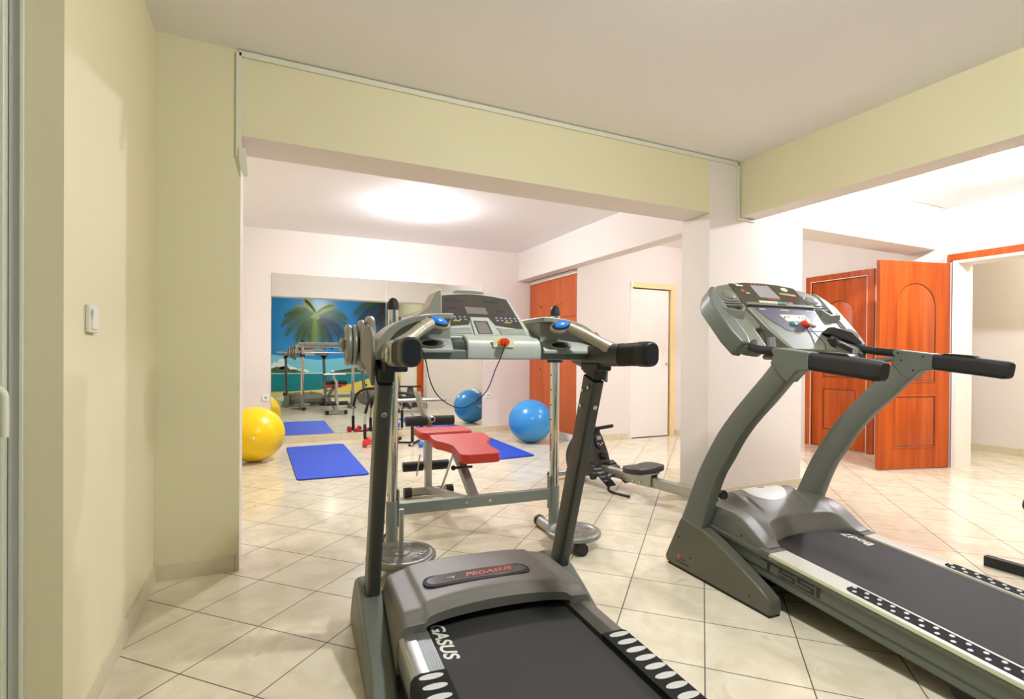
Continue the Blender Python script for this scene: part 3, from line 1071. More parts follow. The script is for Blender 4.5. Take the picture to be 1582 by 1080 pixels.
flat('badge_rim', [(p[0], p[1] + 0.018 * (1 - (p[0] / 0.2) ** 2)) for p in [(q[0], q[1]) for q in rrect(0.405, 0.085, 0.038, 8)]], -0.008, 0.0008, bmx, 'hole', hd, 0.001)
bm = new()
o2 = []
for i in range(41):
    x = -0.19 + 0.38 * i / 40
    o2.append((x, -0.034 * math.sqrt(max(0.02, 1 - (abs(x) / 0.192) ** 8)) + 0.018 * (1 - (x / 0.2) ** 2)))
for i in range(40, -1, -1):
    x = -0.19 + 0.38 * i / 40
    o2.append((x, 0.034 * math.sqrt(max(0.02, 1 - (abs(x) / 0.192) ** 8)) + 0.018 * (1 - (x / 0.2) ** 2)))
prism(bm, o2, -0.006, 0.0022, 'xy', mx=bmx)
bd = tagp(finish('badge', bm, 'screen', hd, bevel=0.001), 'long dark oval badge with red lettering')
text('print', 'PEGASUS', 0.036, bmx @ Matrix.Translation((0.045, 0.013, 0.0024)), 'letter_red', bd, 0.0003, 0.3, 1.25, 0.0006)
text('print', '~v', 0.03, bmx @ Matrix.Translation((-0.10, 0.012, 0.0024)), 'letter', bd, 0.0003)

# console beam and trays
bm = new()
prism(bm, [(-0.335, 1.069), (-0.335, 1.100), (-0.29, 1.108), (-0.10, 1.112), (-0.10, 1.069)], 0.045, 0.815, 'yz')
finish('crossbeam', bm, 't1_beam', T1, bevel=0.004)
def arch_pts(k, dz):
    P = [(0.425, 1.068), (0.418, 1.10), (0.395, 1.145), (0.36, 1.18), (0.31, 1.203), (0.25, 1.216), (0.20, 1.221), (0.165, 1.222)]
    c = Vector((0.165, 1.09))
    return [((p[0] - c.x) * k + c.x, (p[1] - c.y) * k + c.y + dz) for p in P]
for sx in (-1, 1):
    outer = [Vector((p[0], 0, p[1])) for p in arch_pts(1.0, 0)]
    outer = smooth(outer, 4)
    inner = smooth([Vector((p[0], 0, p[1])) for p in arch_pts(0.885, -0.004)], 4)
    pts = [(UC + sx * p.x, p.z) for p in outer] + [(UC + sx * p.x, p.z) for p in inner][::-1]
    bm = new()
    prism(bm, pts, -0.345, -0.13, 'xz')
    rim = finish('tray_rim', bm, 't1_arm', T1, bevel=0.004)
    bm = new()
    pts = [(UC + sx * p.x, p.z) for p in inner] + [(UC + sx * 0.165, 1.10)]
    prism(bm, pts, -0.312, -0.13, 'xz')
    # curved floor of the tray
    pr_ = [(-0.350, 1.098), (-0.347, 1.104), (-0.322, 1.132), (-0.311, 1.140), (-0.29, 1.140), (-0.29, 1.09), (-0.350, 1.09)]
    a, b = UC + sx * 0.165, UC + sx * 0.375
    prism(bm, pr_, min(a, b), max(a, b), 'yz')
    ty = finish('side_tray', bm, 't1_tray', T1, bevel=0.003)
    bm = new()
    mx = basis((UC + sx * 0.235, -0.336, 1.119), (1, 0, 0), (0, 0.61, 0.79))
    lathe(bm, [(0.040, -0.004), (0.040, 0.005), (0.036, 0.008), (0.031, 0.005), (0.030, -0.002)], mx @ Matrix.Diagonal((1.1, 0.42, 1, 1)), 36)
    cr = finish('cup_ring', bm, 't1_tray', ty)
    bm = new(); lathe(bm, [(0, -0.002), (0.0305, -0.002), (0.0305, 0.003), (0, 0.003)], mx @ Matrix.Diagonal((1.1, 0.42, 1, 1)), 30)
    finish('cup_hole', bm, 'hole', cr)
    # side cover with the pointed tail and pivot bolt
    bm = new()
    tail = [(-0.05, 1.09), (-0.10, 1.155), (-0.18, 1.185), (-0.27, 1.175), (-0.345, 1.13), (-0.36, 1.09), (-0.352, 1.045), (-0.348, 0.985), (-0.29, 1.005), (-0.20, 1.03), (-0.09, 1.055)]
    a, b = UC + sx * 0.418, UC + sx * 0.430
    prism(bm, tail, min(a, b), max(a, b), 'yz')
    finish('side_cover', bm, 't1_silver', T1, bevel=0.004)

# handlebars
for sx in (-1, 1):
    cu_ = UC + sx * 0.37
    bm = new()
    sweep(bm, [(cu_, -0.30, 1.082), (cu_, -0.42, 1.086), (cu_, -0.535, 1.088)], rrect(0.056, 0.078, 0.022, 6))
    hb = finish('handlebar', bm, 't1_arm' if sx < 0 else 'darkgrey', T1)
    bm = new()
    sweep(bm, [(cu_, -0.532, 1.088), (cu_, -0.54, 1.088), (cu_, -0.60, 1.0895), (cu_, -0.635, 1.09)], rrect(0.052, 0.076, 0.022, 6))
    tagp(finish('grip_sleeve', bm, 'foam', hb), 'black foam sleeve')
    bm = new()
    sweep(bm, [(cu_, -0.636, 1.09), (cu_, -0.675, 1.090), (cu_, -0.688, 1.090), (cu_, -0.694, 1.09)], rrect(0.056, 0.080, 0.024, 6), scale=[1, 1, 0.93, 0.8])
    finish('end_cap', bm, 'blackgloss', hb)
    bm = new()
    disc_at(bm, (UC + sx * 0.399 - (0.0 if sx < 0 else 0.0), -0.475, 1.083), (sx, 0, 0), 0.021, 0.006, 26)
    if sx < 0:
        disc_at(bm, (cu_ - 0.012, -0.372, 1.083), (0, -1, 0), 0.02, 0.004, 26)
    finish('pivot_bolt', bm, 'bolt', hb)
    bm = new()
    box(bm, cu_ - 0.030, cu_ + 0.042 if sx < 0 else cu_ + 0.03, -0.42, -0.30, 1.030, 1.060)
    finish('clamp', bm, 'blackgloss', hb, bevel=0.006)
    # thumb arm, rising inward from the handlebar
    bm = new()
    p = smooth([(cu_ - sx * 0.004, -0.470, 1.108), (cu_ - sx * 0.040, -0.445, 1.133), (cu_ - sx * 0.085, -0.405, 1.165), (cu_ - sx * 0.118, -0.378, 1.184)], 5)
    sweep(bm, p, circ(0.021, 20, 0.019), scale=[1.28 - 0.28 * min(1, i / 5) for i in range(len(p))])
    ar = finish('thumb_arm', bm, 't1_arm', hb)
    bm = new()
    p2 = [p[-6] + (p[-5] - p[-6]) * 0.2, p[-6] + (p[-5] - p[-6]) * 0.45]
    sweep(bm, p2, circ(0.0222, 20, 0.0205))
    finish('seam_ring', bm, 't1_console', ar)
    bm = new()
    hx0 = Vector((cu_ - sx * 0.146, -0.362, 1.186))
    mr = Matrix.Rotation(R_(-14 * sx), 3, 'Y') @ Matrix.Rotation(R_(52), 3, 'X')
    ell(bm, hx0, 0.043, 0.027, 0.017, 28, 14, mx=mr)
    hdn = finish('button_head', bm, 't1_arm', ar)
    bm = new()
    upv = mr @ Vector((0, 0, 1))
    ell(bm, hx0 + upv * 0.0062, 0.037, 0.0225, 0.0135, 28, 14, mx=mr)
    finish('button_ring', bm, 'blackgloss', hdn)
    bm = new()
    ell(bm, hx0 + upv * 0.0098, 0.031, 0.0180, 0.0122, 28, 14, mx=mr)
    bt = tagp(finish('thumb_button', bm, 'btn_blue', hdn), 'bright blue thumb buttons')

# console
fm = plane_mx(UC - 0.013, (-0.285, 1.145), (-0.05, 1.325))
outl = [(-0.172, 0.0), (0.172, 0.0), (0.164, 0.06), (0.150, 0.272), (0.142, 0.281)] + \
       [(0.142 - 0.296 * i / 10, 0.281 + 0.028 * math.sin(PI * i / 10) ** 0.7) for i in range(1, 10)] + [(-0.154, 0.281), (-0.164, 0.272), (-0.170, 0.08)]
bm = new(); prism(bm, outl, -0.030, 0.0, 'xy', mx=fm)
cn = finish('console', bm, 't1_console', T1, bevel=0.005, seg=3)
# housing under the panel
bm = new()
prism(bm, [(-0.340, 1.069), (-0.343, 1.110), (-0.332, 1.135), (-0.310, 1.146), (-0.10, 1.20), (-0.06, 1.15), (-0.06, 1.069)], UC - 0.115, UC + 0.158, 'yz')
hs = finish('housing', bm, 't1_console', cn, bevel=0.006, seg=3)
bm = new()
prism(bm, [(-0.332, 1.069), (-0.334, 1.110), (-0.32, 1.132), (-0.29, 1.142), (-0.10, 1.19), (-0.08, 1.069)], UC - 0.165, UC - 0.115, 'yz')
for v in bm.verts:
    if v.co.x < UC - 0.16:
        v.co.y += 0.05
finish('housing_shoulder', bm, 't1_beam', cn, bevel=0.008, seg=3)
bm = new()
prism(bm, [(UC - 0.185, 1.312), (UC - 0.168, 1.322), (UC - 0.165, 1.15), (UC - 0.225, 1.15), (UC - 0.248, 1.228), (UC - 0.215, 1.252)], -0.20, -0.06, 'xz')
finish('side_cheek', bm, 't1_arm', cn, bevel=0.006)
scr = [(-0.158, 0.062), (-0.060, 0.078), (-0.045, 0.128), (0.026, 0.128), (0.040, 0.078), (0.146, 0.054), (0.140, 0.266)] + \
      [(0.140 - 0.280 * i / 10, 0.266 + 0.026 * math.sin(PI * i / 10)) for i in range(1, 10)] + [(-0.148, 0.268)]
sc_ = tagp(flat('screen', scr, 0.0, 0.0012, fm, 'screen', cn, 0.0005), 'dark glass display panel')
flat('lcd', rect(-0.050, 0.031, 0.150, 0.196), 0.0012, 0.0018, fm, 'lcd', sc_)
for (x0, x1, y0, y1) in ((-0.12, -0.045, 0.235, 0.247), (0.03, 0.10, 0.235, 0.247), (-0.12, -0.085, 0.182, 0.188), (0.07, 0.10, 0.17, 0.182)):
    flat('dim_window', rect(x0, x1, y0, y1), 0.0012, 0.0015, fm, 'screen_blue', sc_)
bm = new()
for x0 in (-0.150, 0.048):
    for r in range(2):
        for c in range(5):
            cx, cyy = x0 + 0.009 + c * 0.0185, 0.127 - r * 0.0165
            prism(bm, [(cx - 0.006, cyy - 0.003), (cx + 0.006, cyy - 0.003), (cx + 0.0035, cyy + 0.0015), (cx + 0.001, cyy + 0.0042), (cx - 0.003, cyy)], 0.0012, 0.0019, 'xy', mx=fm)
kk = finish('key_row', bm, 'key_blue', sc_)
bm = new()
prism(bm, rect(-0.115, -0.088, 0.098, 0.102), 0.0012, 0.0018, 'xy', mx=fm); prism(bm, rect(0.082, 0.108, 0.096, 0.100), 0.0012, 0.0018, 'xy', mx=fm)
finish('yellow_keys', bm, 'btn_yellow', sc_)
# vents
for x0, x1 in ((-0.155, -0.062), (0.044, 0.146)):
    bm = new()
    prism(bm, rect(x0, x1, 0.010, 0.054), 0.0, 0.003, 'xy', mx=fm)
    for k in range(5):
        y = 0.016 + k * 0.0075
        prism(bm, rect(x0 + 0.002, x1 - 0.002, y, y + 0.0042), 0.003, 0.0065, 'xy', mx=fm)
    xk = x1 - 0.012 if x0 < 0 else x0 + 0.006
    prism(bm, [(xk - 0.012, 0.054), (xk + 0.010, 0.054), (xk + 0.006, 0.066), (xk - 0.006, 0.066)], 0.0, 0.005, 'xy', mx=fm)
    finish('speaker_grille', bm, 't1_console', cn, bevel=0.0006)
bm = new()
prism(bm, [(-0.056, 0.010), (0.030, 0.010), (0.024, 0.122), (-0.048, 0.122)], 0.0, 0.006, 'xy', mx=fm)
ch = finish('clip_holder', bm, 't1_console', cn, bevel=0.002)
flat('dark_slot', rect(-0.042, 0.012, 0.014, 0.096), 0.006, 0.0066, fm, 'hole', ch)
flat('pad', rect(-0.0395, 0.0055, 0.014, 0.088), 0.0066, 0.0085, fm, 'lcd', ch)
# fan on top
bm = new(); prism(bm, [(-0.075, 0.296), (0.055, 0.300), (0.050, 0.312), (0.0, 0.3165), (-0.06, 0.314)], -0.026, 0.004, 'xy', mx=fm)
finish('top_vent', bm, 't1_beam', cn, bevel=0.003)
# emergency stop
sm = basis((0.441, -0.3445, 1.128), (1, 0, 0), (0, 0.05, 1))
flat('stop_label', rrect_at(-0.036, 0.040, -0.0165, 0.016, 0.003), -0.001, 0.0006, sm, 'btn_white', hs)
flat('stop_ring', ellipse_at(0.002, 0.0, 0.0225, 0.0155), 0.0006, 0.0022, sm, 'btn_orange', hs)
bm = new(); lathe(bm, [(0.013, 0.002), (0.013, 0.008), (0.016, 0.012), (0.014, 0.020), (0, 0.022)], sm @ Matrix.Translation((0.002, 0.001, 0)) @ Matrix.Diagonal((1, 0.85, 1, 1)), 24)
finish('stop_key', bm, 'btn_red', hs)
bm = new()
tube(bm, [(0.441, -0.366, 1.126), (0.428, -0.367, 1.085), (0.407, -0.366, 1.038), (0.373, -0.365, 0.961), (0.310, -0.362, 0.913), (0.261, -0.36, 0.915), (0.211, -0.358, 0.950),
          (0.185, -0.356, 1.00), (0.172, -0.353, 1.06), (0.158, -0.347, 1.108), (0.157, -0.335, 1.112), (0.154, -0.338, 1.08)], 0.0018, 8, 6)
finish('safety_cord', bm, 'black', T1)
# transport wheels below the nose
bm = new()
for sx in (-1, 1):
    mx = Matrix.Translation((UC + sx * 0.27, 0.02, 0.035)) @ Matrix.Rotation(PI / 2, 4, 'Y')
    lathe(bm, [(0, -0.015), (0.032, -0.015), (0.035, -0.01), (0.035, 0.01), (0.032, 0.015), (0, 0.015)], mx, 24)
    box(bm, UC + sx * 0.27 - 0.02, UC + sx * 0.27 + 0.02, -0.04, 0.05, 0.05, 0.10)
finish('front_wheel', bm, 'black', T1)
bm = new()
box(bm, UC - 0.345, UC + 0.345, -0.06, 0.06, 0.04, 0.085)
finish('base_crossbar', bm, 'darkgrey', T1, bevel=0.005)
bm = new()
for sx in (-1, 1):
    mx = Matrix.Translation((UC + sx * 0.30, VR + 0.12, 0.0))
    lathe(bm, [(0, 0), (0.026, 0), (0.026, 0.012), (0.012, 0.02), (0.012, 0.09), (0, 0.09)], mx, 20)
finish('rear_foot', bm, 'black', T1)

# ================================================================== treadmill 2 (right)
T2 = thing('treadmill', 'grey treadmill at the right edge with long curved uprights and a wide angled console', 'treadmill',
           (1.886, 1.501, 0), R_(-2.3))
UC = 0.4175
up_o = [(0.600, 0.150), (0.541, 0.273), (0.486, 0.394), (0.434, 0.510), (0.371, 0.624), (0.299, 0.735), (0.219, 0.833), (0.133, 0.925), (0.053, 1.007), (0.006, 1.060)]
up_i = [(0.450, 0.120), (0.398, 0.257), (0.356, 0.389), (0.300, 0.525), (0.245, 0.611), (0.184, 0.710), (0.111, 0.802), (0.023, 0.893), (-0.059, 0.984), (-0.080, 1.012)]
for sx in (-1, 1):
    u0_, u1_ = (0.0, 0.058) if sx < 0 else (0.777, 0.835)
    # side base
    bm = new()
    fp = [(0.655, 0.010), (0.662, 0.040), (0.552, 0.255), (0.540, 0.272), (0.395, 0.252), (0.30, 0.218), (0.18, 0.165), (0.055, 0.105), (0.010, 0.078), (0.0, 0.060), (0.0, 0.008)]
    bm_ = bm
    prism(bm, fp, u0_ - 0.004 if sx < 0 else u0_ - 0.008, u1_ + 0.008 if sx < 0 else u1_ + 0.004, 'yz')
    sb = finish('side_base', bm, 't2_foot', T2, bevel=0.012, seg=4)
    bm = new(); box(bm, u0_ + 0.0, u1_ + 0.002, 0.006, 0.64, 0.0, 0.010)
    finish('rubber_strip', bm, 'black', sb)
    for q in ((0.555, 0.165), (0.470, 0.085), (0.105, 0.052)):
        bm = new()
        disc_at(bm, (u0_ - (0.0038 if sx < 0 else 0.0078), q[0], q[1]), (-1, 0, 0), 0.0058, 0.0006, 14)
        finish('screw', bm, 'hole', sb)
    if sx < 0:
        bm = new(); disc_at(bm, (u0_ - 0.004, 0.555, 0.068), (-1, 0, 0), 0.012, 0.0005, 12)
        st = finish('sticker', bm, 'letter_red', sb)
        bm = new(); box(bm, u0_ - 0.0046, u0_ - 0.004, 0.48, 0.575, 0.036, 0.043); box(bm, u0_ - 0.0046, u0_ - 0.004, 0.505, 0.535, 0.055, 0.060)
        finish('sticker_print', bm, 'letter_dark', sb)
    # curved upright
    so = smooth([Vector((0, p[0], p[1])) for p in up_o], 4)
    si = smooth([Vector((0, p[0], p[1])) for p in up_i], 4)
    bm = new()
    n = min(len(so), len(si))
    inset = 0.010
    rings = []
    for i in range(n):
        o_, i_ = so[i], si[i]
        dd = (i_ - o_).normalized()
        e0, e1 = o_ + dd * inset, i_ - dd * inset
        rings.append([bm.verts.new((u0_ + inset, o_.y, o_.z)), bm.verts.new((u0_ + 0.002, (o_ + dd * 0.003).y, (o_ + dd * 0.003).z)), bm.verts.new((u0_, e0.y, e0.z)),
                      bm.verts.new((u0_, e1.y, e1.z)), bm.verts.new((u0_ + 0.002, (i_ - dd * 0.003).y, (i_ - dd * 0.003).z)), bm.verts.new((u0_ + inset, i_.y, i_.z)),
                      bm.verts.new((u1_ - inset, i_.y, i_.z)), bm.verts.new((u1_ - 0.002, (i_ - dd * 0.003).y, (i_ - dd * 0.003).z)), bm.verts.new((u1_, e1.y, e1.z)),
                      bm.verts.new((u1_, e0.y, e0.z)), bm.verts.new((u1_ - 0.002, (o_ + dd * 0.003).y, (o_ + dd * 0.003).z)), bm.verts.new((u1_ - inset, o_.y, o_.z))])
    for i in range(n - 1):
        for j in range(12):
            bm.faces.new((rings[i][j], rings[i][(j + 1) % 12], rings[i + 1][(j + 1) % 12], rings[i + 1][j]))
    bm.faces.new(rings[0]); bm.faces.new(rings[-1][::-1])
    up = finish('upright', bm, 't2_grey', T2, angle=30)
    # joint plate
    bm = new()
    jp = [(-0.003, 1.125), (0.008, 1.108), (-0.004, 1.092), (0.014, 1.058), (0.0, 1.048), (-0.030, 1.012), (-0.068, 0.982), (-0.092, 1.008), (-0.115, 1.028), (-0.161, 1.033), (-0.163, 1.104)]
    prism(bm, jp, u0_ - 0.003, u1_ + 0.003, 'yz')
    jn = finish('joint', bm, 't2_grey', T2, bevel=0.006, seg=3)
    if sx > 0:
        for q in ((-0.02, 1.108), (-0.035, 1.075), (-0.125, 1.092), (-0.085, 1.03)):
            bm = new()
            disc_at(bm, (u0_ - 0.0028, q[0], q[1]), (-1, 0, 0), 0.0045, 0.0006, 12)
            finish('screw', bm, 'hole', jn)
    # grip
    bm = new()
    uc_ = (u0_ + u1_) / 2
    sweep(bm, [(uc_, -0.160, 1.069), (uc_, -0.25, 1.058), (uc_, -0.33, 1.049), (uc_, -0.405, 1.0385), (uc_, -0.419, 1.037), (uc_, -0.425, 1.036)],
          rrect(0.060, 0.070, 0.018, 6), scale=[1, 1.02, 1.03, 1.03, 0.95, 0.82])
    gp = finish('grip', bm, 'foam', T2)
    bm = new()
    prism(bm, [(-0.190, 1.100), (-0.20, 1.106), (-0.305, 1.097), (-0.318, 1.087), (-0.25, 1.086)], uc_ - 0.018, uc_ + 0.018, 'yz')
    sn = finish('pulse_switch', bm, 'blackgloss', gp, bevel=0.002)
    bm = new(); prism(bm, [(-0.225, 1.1045), (-0.290, 1.099), (-0.290, 1.1002), (-0.225, 1.1058)], uc_ - 0.010, uc_ + 0.010, 'yz')
    finish('switch_print', bm, 'bolt', sn)
    # foam covered tube bending in to the console
    s_ = -sx
    bm = new()
    tube(bm, [(uc_, -0.01, 1.108), (uc_, 0.045, 1.112), (uc_ + s_ * 0.002, 0.10, 1.118), (uc_ + s_ * 0.02, 0.155, 1.13), (uc_ + s_ * 0.07, 0.19, 1.15)], 0.0185, 18, 5)
    finish('foam_tube', bm, 'foam', T2)
    bm = new()
    tube(bm, [(uc_ + s_ * 0.115, 0.12, 1.08 if sx < 0 else 1.06), (uc_ + s_ * 0.115, 0.135, 1.172 if sx < 0 else 1.125)], 0.016, 20)
    finish('console_post', bm, 'steel', T2)
bm = new()
tube(bm, [(0.03, -0.01, 1.085), (0.06, 0.09, 1.085), (0.145, 0.10, 1.085), (0.69, 0.10, 1.07), (0.775, 0.09, 1.07), (0.80, -0.01, 1.085)], 0.012, 12)
finish('cross_tube', bm, 't2_grey', T2)

# deck (pitched up at the front)
th = math.atan(0.083)
dm = Matrix.Translation((0, 0, 0.232)) @ Matrix.Rotation(th, 4, 'X')      # v=0 on the rail plane
VR2 = -1.30
bm = new()
for a, b in ((0.075, 0.175), (0.697, 0.775)):
    if a < 0.1:
        pf = [(0.072, -0.012), (0.072, -0.030), (0.078, -0.036), (0.078, -0.082), (0.084, -0.088), (0.080, -0.100), (0.080, -0.118), (0.088, -0.124), (0.17, -0.124), (0.17, -0.006)]
    else:
        pf = [(0.70, -0.006), (0.70, -0.124), (0.762, -0.124), (0.768, -0.118), (0.768, -0.100), (0.764, -0.088), (0.770, -0.082), (0.770, -0.036), (0.776, -0.030), (0.776, -0.012)]
    prism(bm, pf, VR2, 0.44, 'xz', mx=dm)
box(bm, 0.16, 0.71, VR2 + 0.02, 0.42, -0.10, -0.022, dm)
fr2 = finish('deck_frame', bm, 't2_grey', T2, bevel=0.002)
bm = new()
box(bm, 0.176, 0.694, VR2 + 0.03, 0.22, -0.030, -0.006, dm)
finish('running_belt', bm, 'belt', T2, bevel=0.003)
for sx, (a, b) in ((-1, (0.072, 0.174)), (1, (0.697, 0.776))):
    bm = new()
    if sx < 0:
        pf = [(a, -0.026), (a, -0.006), (a + 0.003, -0.001), (a + 0.006, 0.0), (b, 0.0), (b, -0.012), (a + 0.01, -0.020)]
    else:
        pf = [(b, -0.026), (b, -0.006), (b - 0.003, -0.001), (b - 0.006, 0.0), (a, 0.0), (a, -0.012), (b - 0.01, -0.020)]
    prism(bm, pf, VR2, 0.075, 'xz', mx=dm)
    rl = finish('side_rail', bm, None, T2, mats=['rail_white', 'rail_cream'])
    for p in rl.data.polygons:
        if abs(p.normal.x) > 0.5:
            p.material_index = 1
    bm = new()
    aa, bb = (a, b) if sx < 0 else (a, b)
    prism(bm, [(aa, -0.024), (aa, 0.002), (bb, 0.002), (bb, -0.024)], 0.070, 0.13, 'xz', mx=dm)
    finish('rail_cap', bm, 't2_grey', rl, bevel=0.003)
    # black strip with pale dots
    bm = new()
    s0, s1 = (a + 0.022, b - 0.010) if sx < 0 else (a + 0.012, b - 0.004)
    o_ = [(s0, VR2 + 0.02), (s1, VR2 + 0.02), (s1, -0.27), (s1 - 0.006, -0.252), (s1 - 0.02, -0.243), (s0 + 0.02, -0.243), (s0 + 0.006, -0.252), (s0, -0.27)]
    prism(bm, o_, 0.0, 0.0012, 'xy', mx=dm)
    sp = tagp(finish('foot_strip', bm, 'strip_black', rl), 'black non-slip strip with pale dots')
    bm = new()
    prism(bm, rect(s1 - 0.0035, s1 - 0.0015, VR2 + 0.02, -0.26) if sx < 0 else rect(s0 - 0.0065, s0 - 0.0035, VR2 + 0.02, -0.26), 0.0012, 0.0018, 'xy', mx=dm)
    finish('trim_line', bm, 'rail_white', sp)
    v = -0.262
    while v > VR2 + 0.05:
        bm = new()
        for ux, dv in ((s0 + 0.018, -0.012), (s1 - 0.020, 0.008)):
            prism(bm, ellipse_at(ux, v + dv, 0.0085, 0.0072, 18), 0.0012, 0.0024, 'xy', mx=dm)
        finish('grip_dots', bm, 'oval', sp)
        v -= 0.0455
tagm = basis((0.0772, -0.025, 0.1715), (0, -math.cos(th), -math.sin(th)), (0, -math.sin(th), math.cos(th)))
# wide block letters TSSI on the side
def block(pts_list):
    bm = new()
    for r_ in pts_list:
        prism(bm, rect(*r_), 0.0, 0.0012, 'xy', mx=tagm)
    return bm
Hh, tk = 0.0195, 0.006
BL = []
x = -0.150
BL += [(x, x + 0.092, Hh - tk * 0.9, Hh), (x + 0.038, x + 0.054, -Hh, Hh - tk)]
for x in (-0.052, 0.034):
    w = 0.078
    BL += [(x, x + w, Hh - tk, Hh), (x, x + 0.014, 0.004, Hh - tk), (x, x + w, -0.003, 0.004), (x + w - 0.014, x + w, -Hh + tk, -0.003), (x, x + w, -Hh, -Hh + tk)]
BL += [(0.120, 0.136, -Hh, Hh)]
finish('print', block(BL), 'letter_dark', T2)
text('print', 'Bod7', 0.062, dm @ basis((0.630, 0.062, -0.0058), (0, 1, 0), (-1, 0, 0)), 'letter', T2, 0.0004, 0.0, 1.05, 0.0012)
bm = new()
for u in (0.14, 0.70):
    mx = Matrix.Translation((u, -0.62, 0.045)) @ Matrix.Rotation(PI / 2, 4, 'Y')
    lathe(bm, [(0, -0.03), (0.04, -0.03), (0.045, -0.02), (0.045, 0.02), (0.04, 0.03), (0, 0.03)], mx, 24)
    box(bm, u - 0.012, u + 0.012, -0.64, -0.60, 0.03, 0.12)
box(bm, 0.14, 0.70, -0.635, -0.605, 0.06, 0.11)
finish('under_roller', bm, 'black', T2)
bm = new()
box(bm, 0.05, 0.78, 0.47, 0.55, 0.03, 0.10); box(bm, 0.05, 0.78, 0.10, 0.15, 0.035, 0.075)
box(bm, 0.20, 0.25, 0.10, 0.50, 0.05, 0.13); box(bm, 0.60, 0.65, 0.10, 0.50, 0.05, 0.13)
finish('base_crossbar', bm, 'darkgrey', T2, bevel=0.005)
bm = new()
for u in (0.12, 0.72):
    lathe(bm, [(0, 0), (0.028, 0), (0.028, 0.014), (0.013, 0.022), (0.013, 0.06), (0, 0.06)], Matrix.Translation((u, VR2 + 0.10, 0)), 20)
finish('rear_foot', bm, 'black', T2)
bm = new()
mx = Matrix.Translation((0.10, 0.47, 0.425)) @ Matrix.Rotation(PI / 2, 4, 'Y')
lathe(bm, [(0, -0.05), (0.022, -0.05), (0.022, -0.035), (0.014, -0.03), (0.014, 0.0), (0, 0.0)], Matrix.Translation((0.095, 0.40, 0.41)) @ Matrix.Rotation(-PI / 2 - 0.2, 4, 'X') @ Matrix.Rotation(0.0, 4, 'Y'), 20)
finish('lock_knob', bm, 'black', T2)

# motor hood
def vr2(u):
    x = abs(u - 0.435)
    if x > 0.262:
        return 0.098
    return 0.098 + 0.098 * math.sqrt(max(0, 1 - (x / 0.262) ** 2))
def vf2(u):
    x = abs(u - 0.435) / 0.35
    return 0.60 - 0.08 * x ** 4
def zf2(u, v, t):
    x = abs(u - 0.435)
    side = 0.246 + 0.104 * sstep(0.0, 1.0, (v - 0.095) / 0.22) ** 0.75       # arc of the side profile
    if v > 0.34:
        side = 0.350 + 0.004 * math.sin((v - 0.34) * 6)
    mid = 0.243 + (0.072 * min(1, (v - vr2(u)) / 0.045) ** 0.8 if v > vr2(u) else 0) + 0.078 * min(1, max(0, (v - vr2(u) - 0.03) / (0.43 - vr2(u) - 0.03)))
    k = max(0.0, min(1.0, (0.264 - x) / 0.065)) if x < 0.264 else 0.0
    z = side * (1 - k) + mid * k
    z += 0.012 * math.exp(-((x - 0.0) / 0.2) ** 2) * sstep(0.25, 0.42, v)
    z -= 0.006 * math.exp(-((x - 0.17) / 0.014) ** 2) * sstep(0.26, 0.31, v) * sstep(0.40, 0.36, v)
    z -= 0.20 * sstep(0.44, 0.60, v) ** 1.5
    z -= 0.030 * sstep(0.335, 0.352, x)
    return z
bm = new()
hood(bm, 0.085, 0.785, 110, 60, vr2, vf2, zf2, lambda u, v, z: 0.225 if v < 0.2 else 0.10, 1.8)
hd2 = finish('motor_hood', bm, 't2_hood', T2, angle=32)
bm = new()
oo = ellipse_at(0.435, 0.425, 0.13, 0.085, 40)
Gv = []
for rr_ in (0.0, 0.5, 1.0):
    ringv = []
    for p in oo:
        u_ = 0.435 + (p[0] - 0.435) * rr_; v_ = 0.425 + (p[1] - 0.425) * rr_
        ringv.append((u_, v_, zf2(u_, v_, 0.5) + 0.0015))
    Gv.append(ringv)
c0 = bm.verts.new(Gv[0][0])
R1 = [bm.verts.new(p) for p in Gv[1]]; R2 = [bm.verts.new(p) for p in Gv[2]]
R3 = [bm.verts.new((p[0], p[1], p[2] - 0.004)) for p in Gv[2]]
for i in range(40):
    j = (i + 1) % 40
    bm.faces.new((c0, R1[i], R1[j])); bm.faces.new((R1[i], R2[i], R2[j], R1[j])); bm.faces.new((R2[i], R3[i], R3[j], R2[j]))
tagp(finish('logo_plate', bm, 'rail_white', hd2), 'pale oval plate on top of the hood')
bm = new()
disc_at(bm, (0.0848, 0.235, 0.262), (-1, 0, 0), 0.005, 0.0008, 12)
finish('screw', bm, 'hole', hd2)

# console
fm = plane_mx(UC, (0.15, 1.13), (0.44, 1.46))
def sym(p):
    return p + [(-q[0], q[1]) for q in p[::-1]]
half = [(0.148, -0.018), (0.152, 0.06), (0.215, 0.128), (0.262, 0.115), (0.268, 0.0), (0.300, -0.015), (0.375, -0.005), (0.412, 0.03), (0.425, 0.12), (0.428, 0.29),
        (0.405, 0.345), (0.365, 0.385), (0.30, 0.418), (0.22, 0.438), (0.11, 0.453), (0.0, 0.458)]
ol = half[:-1] + [(0.0, 0.458)] + [(-q[0], q[1]) for q in half[:-1][::-1]]
bm = new(); prism(bm, ol, -0.062, 0.0, 'xy', mx=fm)
cs = finish('console', bm, 't2_cons', T2, bevel=0.016, seg=4)
# side cheeks give the thick rounded edge
for sx in (-1, 1):
    bm = new()
    prism(bm, [(sx * 0.352, 0.06), (sx * 0.352, 0.36), (sx * 0.335, 0.395), (sx * 0.36, 0.40), (sx * 0.405, 0.345), (sx * 0.432, 0.29), (sx * 0.430, 0.10), (sx * 0.412, 0.02), (sx * 0.37, 0.01)], -0.085, 0.008, 'xy', mx=fm)
    finish('side_cheek', bm, 't2_grey', cs, bevel=0.012, seg=3)
